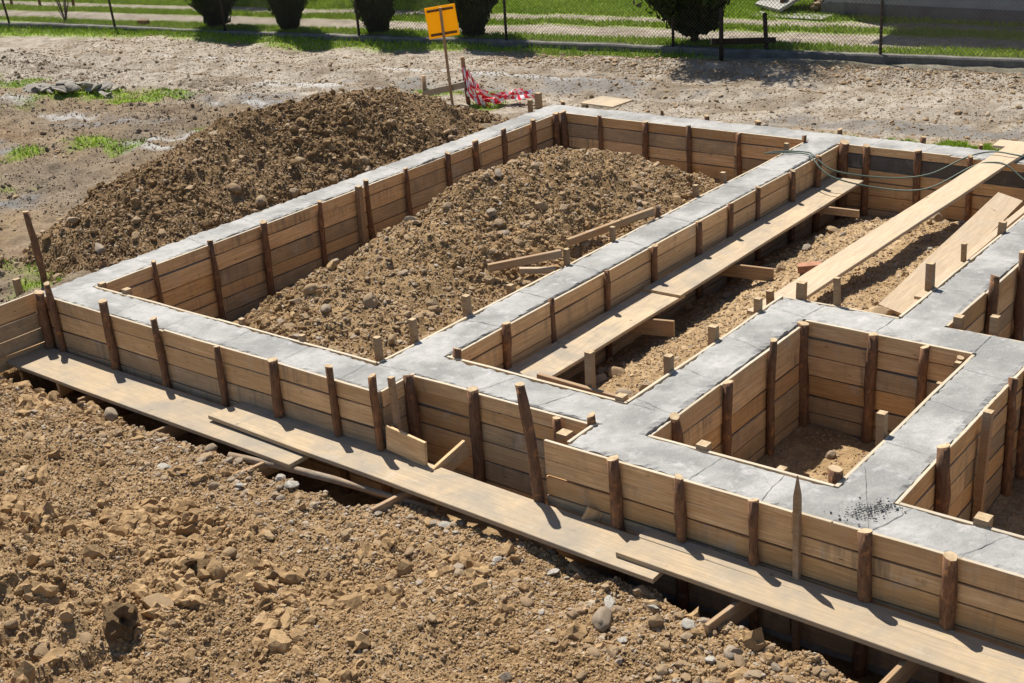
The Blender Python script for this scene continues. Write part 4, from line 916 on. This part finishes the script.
# black crumbs of mortar on the concrete, chips of wood on the ground
bg = Bag(); n = 300
P = np.stack([-2.68 + rng.normal(0, .075, n), 6.42 + rng.normal(0, .06, n), np.full(n, .006)], -1); P[:, 1] += (P[:, 0] + 2.68) * .8
P = P[(P[:, 0] < -2.635) | (P[:, 1] < 6.53)]; bg.add(P, powr(len(P), .0025, .009), ROCK00, .7); o = bg.build('mortar_crumbs', M['crumb']); tag(o, 'black crumbs of mortar spilt on the concrete corner at the right', 'crumbs', None, 'stuff')
CHIPS = [(-3.62, 3.85, .5), (-3.05, 3.92, .3), (-4.3, 2.95, .2), (-3.42, 4.22, 2.6)]
for i, (x, y, a) in enumerate(CHIPS):
    z = float(ground_z(np.array([x]), np.array([y]))[0]) + .03
    o = bar('wood_chip', (x, y, z), (x + .11 * math.cos(a), y + .11 * math.sin(a), z + .01), .022, .012, M['plank_fresh' if i != 3 else 'stick'], seg=2)
    tag(o, ['pale chip of sawn wood on the soil, nearer the middle of the bottom edge', 'longer pale chip of sawn wood on the soil, near the bottom edge', 'white chip of wood beside the big clods at the bottom left', 'brown stick on the soil beside the pale earth clod'][i], 'wood chip', 'wood chips on the soil')

# ------------------------------------------------------------------ grass
def blades(P, h, w, name, label, lean=.5):
    n = len(P); a = rng.uniform(0, 2 * PI, n); d = np.stack([np.cos(a), np.sin(a), np.zeros(n)], -1); l = rng.normal(0, lean, (n, 2)); hh = h * rng.uniform(.5, 1.3, n)
    ww = w * rng.uniform(.6, 1.4, n); A = P - d * ww[:, None]; Bv = P + d * ww[:, None]; C = P + np.stack([l[:, 0] * hh, l[:, 1] * hh, hh], -1)
    Mid = P + np.stack([l[:, 0] * hh * .3, l[:, 1] * hh * .3, hh * .6], -1)
    A2 = Mid - d * ww[:, None] * .7; B2 = Mid + d * ww[:, None] * .7
    V = np.stack([A, Bv, B2, A2, C], 1).reshape(-1, 3); o = np.arange(n) * 5
    F = np.concatenate([np.stack([o, o + 1, o + 2], -1), np.stack([o, o + 2, o + 3], -1), np.stack([o + 3, o + 2, o + 4], -1)])
    t = np.repeat(np.clip(rng.beta(2, 2, n) + .25 * fbm(P[:, 0], P[:, 1], 1.1, 3, 401), 0, 1), 5)
    ob = link(bpy.data.objects.new(name, np_mesh(name, V, F, [M['grass']], True, None, {'tint': t}))); tag(ob, label, 'grass', None, 'stuff')
def grass_pts(n, xr, yr, sel, thr=.35):
    x = rng.uniform(*xr, n); y = rng.uniform(*yr, n); k = sel(x, y); x, y = x[k], y[k]
    g = gridlookup(grass, x, y); k = g > thr + .65 * rng.random(len(x)) - .25 * fbm(x, y, 2.2, 3, 411); x, y = x[k], y[k]; return np.stack([x, y, ground_z(x, y) - .005], -1)
P = grass_pts(420000, (-34, -4), (17, 26), lambda x, y: fence_t(x, y) > .1); P = P[in_view(P)]; blades(P, .07, .009, 'grass', 'mown green grass behind the chain link fence')
P = grass_pts(60000, (-30, -3), (14.5, 20), lambda x, y: (fence_t(x, y) <= -.06) & (fence_t(x, y) > -1.7)); P = P[in_view(P)]; blades(P, .09, .007, 'grass', 'strip of grass along the foot of the fence')
P = grass_pts(120000, (-23, -11), (5.5, 15.2), lambda x, y: (fence_t(x, y) < -1.7)); P = P[in_view(P)]
k = heap1_z(P[:, 0], P[:, 1]) < P[:, 2] + .03; P = P[k | (P[:, 0] < -14)]; blades(P, .05, .006, 'grass', 'patchy grass on the muddy ground at the left')
P = grass_pts(60000, (-7.4, -3), (14.19, 15), lambda x, y: x > -9, .3); P = P[in_view(P)]; blades(P, .05, .006, 'grass', 'thin grass strip behind the back wall at the right')

# ------------------------------------------------------------------ fence, trees, house and the rest of the background
ZF = -.2
fence = thing('chain_link_fence', 'long chain link fence on a low plinth with thin dark posts', 'fence', fpt(-14, 0, ZF))
sx0, sx1 = -15., 15.
V, F = [], []
n = 120
for i in range(n + 1):
    s = sx0 + (sx1 - sx0) * i / n; h = .02 + .02 * float(vn(s * 1.7, 0, 501)) + .01 * random.random(); y0 = -.09 + .015 * float(vn(s * 2.1, 3, 502))
    for tt, zz in ((y0, -.4), (y0 + .01, h - .02), (y0 + .03, h), (.08, h), (.1, -.4)): p = fpt(s, tt, ZF + zz); V.append(p - fence.location)
for i in range(n):
    for j in range(4): F.append((i * 5 + j, i * 5 + 5 + j, i * 5 + 6 + j, i * 5 + 1 + j))
F += [(0, 1, 2, 3, 4), tuple(n * 5 + 4 - j for j in range(5))]
link(bpy.data.objects.new('plinth', py_mesh('plinth', V, F, [M['plinth']])), fence)
posts = [(-11.3, -.28), (-8.05, -.12), (-5.0, -.05), (-1.7, 0.), (1.5, .02), (4.68, .0), (8.09, .0), (11.4, 0.), (-14.4, -.1)]
for s, ln in posts:
    b = fpt(s, 0, ZF - .05); tube('post', [b, b + Vector((ln * .5, 0, .85)), b + Vector((ln, 0, 1.7))], .025, M['steel'], 8, 0, fence)
def wires():
    V, F = [], []; st = .062; H = 1.5
    def w(p, q, r=.0030):
        d = (q - p).normalized(); a = d.orthogonal().normalized(); b = d.cross(a); o = len(V)
        for c in (p, q):
            for k in range(3): an = k * 2.0944; V.append(c + a * r * math.cos(an) + b * r * math.sin(an) - fence.location)
        for k in range(3): F.append((o + k, o + (k + 1) % 3, o + 3 + (k + 1) % 3, o + 3 + k))
    m = int((sx1 - sx0) / st)
    for i in range(-int(H / st), m):
        for sgn in (1, -1):
            s0 = sx0 + i * st if sgn > 0 else sx0 + i * st + H; s1 = s0 + H * sgn
            w(fpt(s0, -.03, ZF + .05), fpt(s1, -.03, ZF + .05 + H))
    for z in (.07, .8, 1.54): w(fpt(sx0, -.034, ZF + z), fpt(sx1, -.034, ZF + z), .0025)
    link(bpy.data.objects.new('wire_mesh', py_mesh('wire_mesh', V, F, [M['wire']])), fence)
wires()

def thuja(label, x, y, h, rmax, base, group, two=False, z=ZF, n=6200, wr=.34, pf=(.14, .36, .74, 1., .9, .5, .03)):
    root = thing('thuja_tree', label, 'tree', (x, y, z), group)
    V, F = [], []
    for off in ((-.07, .09) if two else (0.,)):
        tube_geo([(off * .4, 0, -.1), (off, 0, base + .25), (off * .6, .02, h * .45), (0, 0, h * .85)], [.075, .06, .04, .012], 8, .15, True, V, F)
    for k in range(26):
        zz = base * .8 + (h - base) * .8 * random.random(); a = random.uniform(0, 6.28); R = rmax * .7 * (1 - zz / h) + .05
        tube_geo([(0, 0, zz), (R * .5 * math.cos(a), R * .5 * math.sin(a), zz + .12), (R * math.cos(a), R * math.sin(a), zz + .35)], [.015, .01, .004], 5, 0, False, V, F)
    link(bpy.data.objects.new('trunk', py_mesh('trunk', V, F, [M['trunk']], True)), root)
    # crown: upright flattened sprays through the volume, thicker outside
    u = rng.random(n); zz = base + (h - base) * (1 - np.sqrt(1 - u * .985)); tt = (zz - base) / (h - base)
    prof = rmax * np.interp(tt, [0, .05, .12, .25, .5, .75, 1], pf)
    a = rng.uniform(0, 2 * PI, n); lob = 1 + wr * np.sin(a * 3 + zz * 2.1 + x) * .6 + wr * vn(a * 2.2 + x * 3, zz * 3., 601) * 1.6
    rr = prof * lob * (np.clip(rng.beta(3.2, 1.1, n) + .04, 0, 1.06) + (rng.random(n) < .10) * rng.uniform(0, .38, n))
    c = np.stack([rr * np.cos(a), rr * np.sin(a), zz], -1); L = rng.uniform(.09, .30, n); W = L * rng.uniform(.2, .42, n)
    up = np.stack([np.cos(a) * .45 + rng.normal(0, .3, n), np.sin(a) * .45 + rng.normal(0, .3, n), np.ones(n) * .9 + rng.normal(0, .3, n)], -1); up /= np.linalg.norm(up, axis=1)[:, None]
    tw = rng.normal(size=(n, 3)); sd = np.cross(up, tw); sd /= np.linalg.norm(sd, axis=1)[:, None]
    p0 = c - up * (L * .4)[:, None]; p1 = c + sd * W[:, None]; p2 = c + up * (L * .7)[:, None]; p3 = c - sd * W[:, None]; p4 = c + up * (L * .25)[:, None] + sd * (W * 1.2)[:, None]; p5 = c + up * (L * .25)[:, None] - sd * (W * 1.2)[:, None]
    V = np.stack([p0, p1, p4, p2, p5, p3], 1).reshape(-1, 3); o = np.arange(n) * 6
    F = np.concatenate([np.stack([o, o + 1, o + 5], -1), np.stack([o + 1, o + 2, o + 3], -1), np.stack([o + 5, o + 3, o + 4], -1)])
    cr = link(bpy.data.objects.new('crown', np_mesh('crown', V, F, [M['thuja']], False, None, {'tint': np.repeat(np.clip(rng.beta(1.6, 3, n) + .4 * vn(a * 2, zz * 2.5, 603), 0, 1), 6)})), root)
    return root
TG = 'dark thujas along the fence'
thuja('broad dark thuja at the left, behind the fence', -21.95, 17.95, 4.6, .50, .0, TG)
thuja('dark thuja with two bare stems at its foot', -20.02, 18.15, 4.5, .33, -.02, TG, True)
thuja('dark slim thuja tapering to a point at its foot, left of the yellow sign', -17.85, 18.40, 4.6, .36, -.08, TG)
thuja('dark thuja directly behind the yellow sign', -15.75, 18.70, 4.8, .42, .0, TG)
thuja('ragged dark thuja with a bare trunk beside the wooden rail', -11.50, 19.30, 5.4, 1.0, .22, TG, False, ZF, 9000, .4, (.16, .38, .55, .8, 1., .75, .05))
thuja('large dark conifer farther back on the lawn at the left, mostly out of the picture', -24.6, 21.2, 5., 1.1, .3, 'conifers on the far lawn', False, ZF, 3500)
thuja('large dark conifer farther back on the lawn behind the sign, out of the picture', -20.6, 22.0, 6., 1.3, .3, 'conifers on the far lawn', False, ZF, 3500)
# twiggy shrub
sh = []; V, F = [], []; b = fpt(-9.9, .35, ZF)
for k in range(16):
    a = random.uniform(0, 6.28); h = random.uniform(.5, 1.1); sp = random.uniform(.1, .35)
    tube_geo([b, b + Vector((sp * .4 * math.cos(a), sp * .4 * math.sin(a), h * .5)), b + Vector((sp * math.cos(a), sp * math.sin(a), h))], [.009, .007, .003], 4, 0, False, V, F)
V = [v - b for v in V]; o = link(bpy.data.objects.new('bare_shrub', py_mesh('bare_shrub', V, F, [M['trunk']], True))); o.location = b; tag(o, 'small leafless shrub behind the fence at the far left', 'shrub')
# handrail far left
b = fpt(-12.5, 1.6, ZF); hr = thing('wooden_handrail', 'dark low wooden handrail with posts beyond the track at the far left', 'handrail', b)
for s in (-13.9, -12.9, -11.75): p = fpt(s, 2.3, ZF - .05); tube('post', [p, p + Vector((0, 0, .62))], .035, M['frame_wood'], 7, .05, hr)
bar('rail', fpt(-14.3, 2.3, ZF + .55), fpt(-11.6, 2.3, ZF + .55), .06, .05, M['frame_wood'], hr); bar('rail', fpt(-14.3, 2.3, ZF + .28), fpt(-11.6, 2.3, ZF + .28), .05, .04, M['frame_wood'], hr)
o = bar('brick', fpt(-7.65, .32, ZF + .05), fpt(-7.40, .30, ZF + .05), .12, .12, M['frame_wood'], cut=False); tag(o, 'dark brown block lying behind the fence plinth at the left', 'block')
# low wooden rail in front of the fence, right of the ragged thuja
b = fpt(5.75, -.3, ZF); rl = thing('wooden_rail', 'dark low plank rail on two wooden posts beside the ragged thuja', 'rail', b)
p = fpt(5.72, -.50, ZF - .25); tube('post', [p, p + Vector((0, 0, 1.0))], .036, M['frame_shaded'], 7, .08, rl)
p = fpt(6.24, .13, ZF - .1); tube('post', [p, p + Vector((-.04, 0, .68))], .036, M['frame_shaded'], 7, .08, rl)
bar('rail', fpt(5.56, -.53, ZF + .23), fpt(6.40, .09, ZF + .17), .04, .09, M['frame_shaded'], rl)

# yellow sign seen from the back, leaning a little
b = Vector((-12.42, 14.16, -.25)); sg = thing('yellow_sign', 'yellow board nailed to a thin post, seen from its battened back', 'sign', b)
top = b + Vector((-.03, -.06, 1.45)); bar('post', b, top, .04, .035, M['stick'], sg, up=(.6, .8, 0))
ax = Vector((.74, .60, .09)).normalized(); upv = Vector((-.09, -.02, 1)); upv = (upv - ax * upv.dot(ax)).normalized(); nrm = ax.cross(upv)
c = b.lerp(top, .865) - nrm * .03
if nrm.dot(Vector((0, 0, 4)) - c) > 0: back = nrm
else: back = -nrm
c = b.lerp(top, .865) - back * .032
bar('sign_board', c - ax * .215, c + ax * .215, .012, .43, M['yellow'], sg, up=upv, warp=.002, cut=False)
for s in (-.165, .165): q = c + upv * s + back * .018; bar('batten', q - ax * .185, q + ax * .185, .022, .035, M['frame_wood'], sg, up=upv, cut=False)
# profile boards with warning tape
b1 = Vector((-12.90, 14.12, -.3)); b2 = Vector((-12.22, 14.28, -.3))
pb = thing('profile_board', 'low batter board of two stakes and one plank beside the yellow sign', 'batter board', b1)
tube('post', [b1, b1 + Vector((0, 0, .52))], .035, M['stick'], 6, .05, pb, M['cut']); tube('post', [b2, b2 + Vector((-.04, -.02, .80))], .032, M['bark'], 7, .1, pb, M['cut'])
bar('crossboard', b1 + Vector((.02, -.04, .27)), b2 + Vector((.0, -.05, .42)), .025, .09, M['plank'], pb)
def tape(name, lines_, label):
    V, F, UV = [], [], []
    for pts, w in lines_:
        P = [Vector(p) for p in pts]; out = []
        for i in range(len(P) - 1):
            for k in range(6): out.append(P[i].lerp(P[i + 1], k / 6))
        out.append(P[-1]); s = random.uniform(0, 3); o = len(V); ph = random.uniform(0, 20)
        for i, p in enumerate(out):
            if i: s += (out[i] - out[i - 1]).length
            q = p + Vector([mnoise.noise(Vector((s * 7 + ph, k * 3.3, 1.))) * .03 for k in range(3)]); a = mnoise.noise(Vector((s * 4 + ph, 9., 2.))) * 4
            d = Vector((math.cos(a) * .5, math.sin(a) * .5, .8)).normalized() * w / 2; V += [q - d, q + d]; UV += [(s, 0), (s, 1)]
            if i: F.append((o + 2 * i - 2, o + 2 * i, o + 2 * i + 1, o + 2 * i - 1))
    og = Vector(lines_[0][0][0]); me = py_mesh(name, [v - og for v in V], F, [M['tape']], False); uv = me.uv_layers.new()
    for lp in me.loops: uv.data[lp.index].uv = UV[lp.vertex_index]
    o = link(bpy.data.objects.new(name, me)); o.location = og; tag(o, label, 'warning tape'); return o
L = []
for k in range(16):
    z0 = random.uniform(.22, .72); x0 = b2 + Vector((random.uniform(-.03, .07), random.uniform(-.08, .0), z0))
    e = b2 + Vector((random.uniform(.08, .42), random.uniform(-.06, .16), random.uniform(.10, .32))); m = x0.lerp(e, .5) + Vector((random.uniform(-.05, .08), random.uniform(-.08, .03), random.uniform(-.12, .06)))
    L.append(([x0, m, e], .055))
for k in range(9):
    a = b2 + Vector((random.uniform(.15, .45), random.uniform(-.02, .16), random.uniform(.14, .26))); L.append(([a, a.lerp(Vector((-11.45, 14.55, .0)), .5) + Vector((0, 0, random.uniform(-.04, .04))), Vector((-11.25 + random.uniform(-.35, .3), 14.56 + random.uniform(-.14, .12), -.02 + random.uniform(0, .06)))], .075))
tape('warning_tape', L, 'tangled red and white tape hanging from the stake by the sign')
stake('pale stake standing just outside the far left corner of the foundation', -10.95, 14.25, .10, -.5, .04, 'square', (0, 0), 'stakes standing alone')

# house in the background at the right: only its foot and shadow show here
hx0, hx1, hy0, hy1 = -10.7, -1.0, 22.45, 31.
hs = thing('house', 'grey rendered house with a dark base at the upper right', 'house', (hx0, hy0, ZF))
boxobj('wall', (hx0, hy0, ZF + .22), (hx1, hy1, ZF + 5.9), M['house_wall'], hs, 0); boxobj('base', (hx0 - .04, hy0 - .04, ZF - .2), (hx1 + .04, hy1 + .04, ZF + .22), M['house_base'], hs, 0)
V = [(hx0 - 1., hy0 - .7, ZF + 5.9), (hx1 + .6, hy0 - .7, ZF + 5.9), (hx1 + .6, hy1 + .7, ZF + 5.9), (hx0 - 1., hy1 + .7, ZF + 5.9), (hx0 - 1., (hy0 + hy1) / 2, ZF + 8.6), (hx1 + .6, (hy0 + hy1) / 2, ZF + 8.6)]
V = [Vector(v) - Vector((hx0, hy0, ZF)) for v in V]
link(bpy.data.objects.new('roof', py_mesh('roof', V, [(0, 1, 5, 4), (2, 3, 4, 5), (0, 4, 3), (1, 2, 5), (3, 2, 1, 0)], [M['roof']])), hs)
for x in (-9.3, -6.6, -3.9):
    for z in (1.0, 3.8):
        f = boxobj('window', (x - .6, hy0 - .03, ZF + z), (x + .6, hy0 + .02, ZF + z + 1.3), M['white'], hs, .01)
        gl = boxobj('pane', (x - .52, hy0 - .034, ZF + z + .08), (x + .52, hy0 - .02, ZF + z + 1.22), M['glass'], None, 0); gl.parent = f; gl.location = gl.location - (f.location + hs.location)
ap = boxobj('house_apron', (-11.9, 21.85, ZF - .1), (-10.45, 22.30, ZF + .035), M['slab'], None, .01); tag(ap, 'pale concrete slab at the left foot of the grey house', 'slab')
rp = thing('ramp', 'pale slab ramp on dark legs beside the left corner of the grey house', 'ramp', (-11.2, 22.9, ZF))
bar('ramp_slab', (-11.75, 22.3, ZF + .10), (-10.9, 23.6, ZF + .75), .9, .06, M['slab'], rp, cut=False)
for q in ((-11.45, 22.35), (-10.95, 22.7)): bar('leg', (*q, ZF - .05), (q[0], q[1], ZF + .42), .09, .09, M['frame_wood'], rp, up=(0, 1, 0), cut=False)
for i in range(5):
    o = stone((-11.1 + .16 * random.random() + .07 * i, 22.55 + .1 * random.random(), ZF + .05 + .05 * i), .12, '', .5, 'angular'); tag(o, 'broken pale stone piled between the ramp and the grey house', 'stone', 'stones by the ramp')

# ------------------------------------------------------------------ light, sky, camera
w = bpy.data.worlds.new('World'); SC.world = w; w.use_nodes = True; nt = w.node_tree
sky = nt.nodes.new('ShaderNodeTexSky'); sky.sky_type = 'NISHITA'; sky.sun_disc = False
SD = Vector((-.48, .26, 1.)).normalized()
sky.sun_elevation = math.asin(SD.z); sky.sun_rotation = math.atan2(SD.x, SD.y) % (2 * PI); sky.air_density = 1.; sky.dust_density = .6
nt.links.new(sky.outputs[0], nt.nodes['Background'].inputs[0]); nt.nodes['Background'].inputs[1].default_value = .072
sl = bpy.data.lights.new('sun', 'SUN'); sl.energy = 5.0; sl.angle = math.radians(.53); sl.color = (1., .95, .86)
so = link(bpy.data.objects.new('sun', sl)); so.rotation_euler = SD.to_track_quat('Z', 'Y').to_euler(); so.location = SD * 30
cam = bpy.data.cameras.new('camera'); co = link(bpy.data.objects.new('camera', cam)); SC.camera = co
f = 1332.371; cam.sensor_fit = 'HORIZONTAL'; cam.sensor_width = 36.; cam.lens = f / 1024 * 36.; cam.clip_end = 1000.; cam.clip_start = .1
pt, rl_, yw = [math.radians(a) for a in (22.71766, -4.10241, -39.43125)]
fw = Vector((math.sin(yw) * math.cos(pt), math.cos(yw) * math.cos(pt), -math.sin(pt))); r0 = Vector((math.cos(yw), -math.sin(yw), 0)); u0 = r0.cross(fw)
rr = r0 * math.cos(rl_) + u0 * math.sin(rl_); uu = -r0 * math.sin(rl_) + u0 * math.cos(rl_)
co.matrix_world = Matrix(((rr.x, uu.x, -fw.x, 0), (rr.y, uu.y, -fw.y, 0), (rr.z, uu.z, -fw.z, 4.), (0, 0, 0, 1)))
vs = SC.view_settings; vs.view_transform = 'Standard'; vs.look = 'None'; vs.exposure = 0.58; vs.gamma = 1.; vs.use_curve_mapping = False
SC.cycles.max_bounces = 8; SC.cycles.diffuse_bounces = 6; SC.cycles.use_denoising = True

for _o in SC.objects:
    if _o.get('label') and not 4 <= len(_o['label'].split()) <= 16: print('LABEL', _o.name, _o['label'])
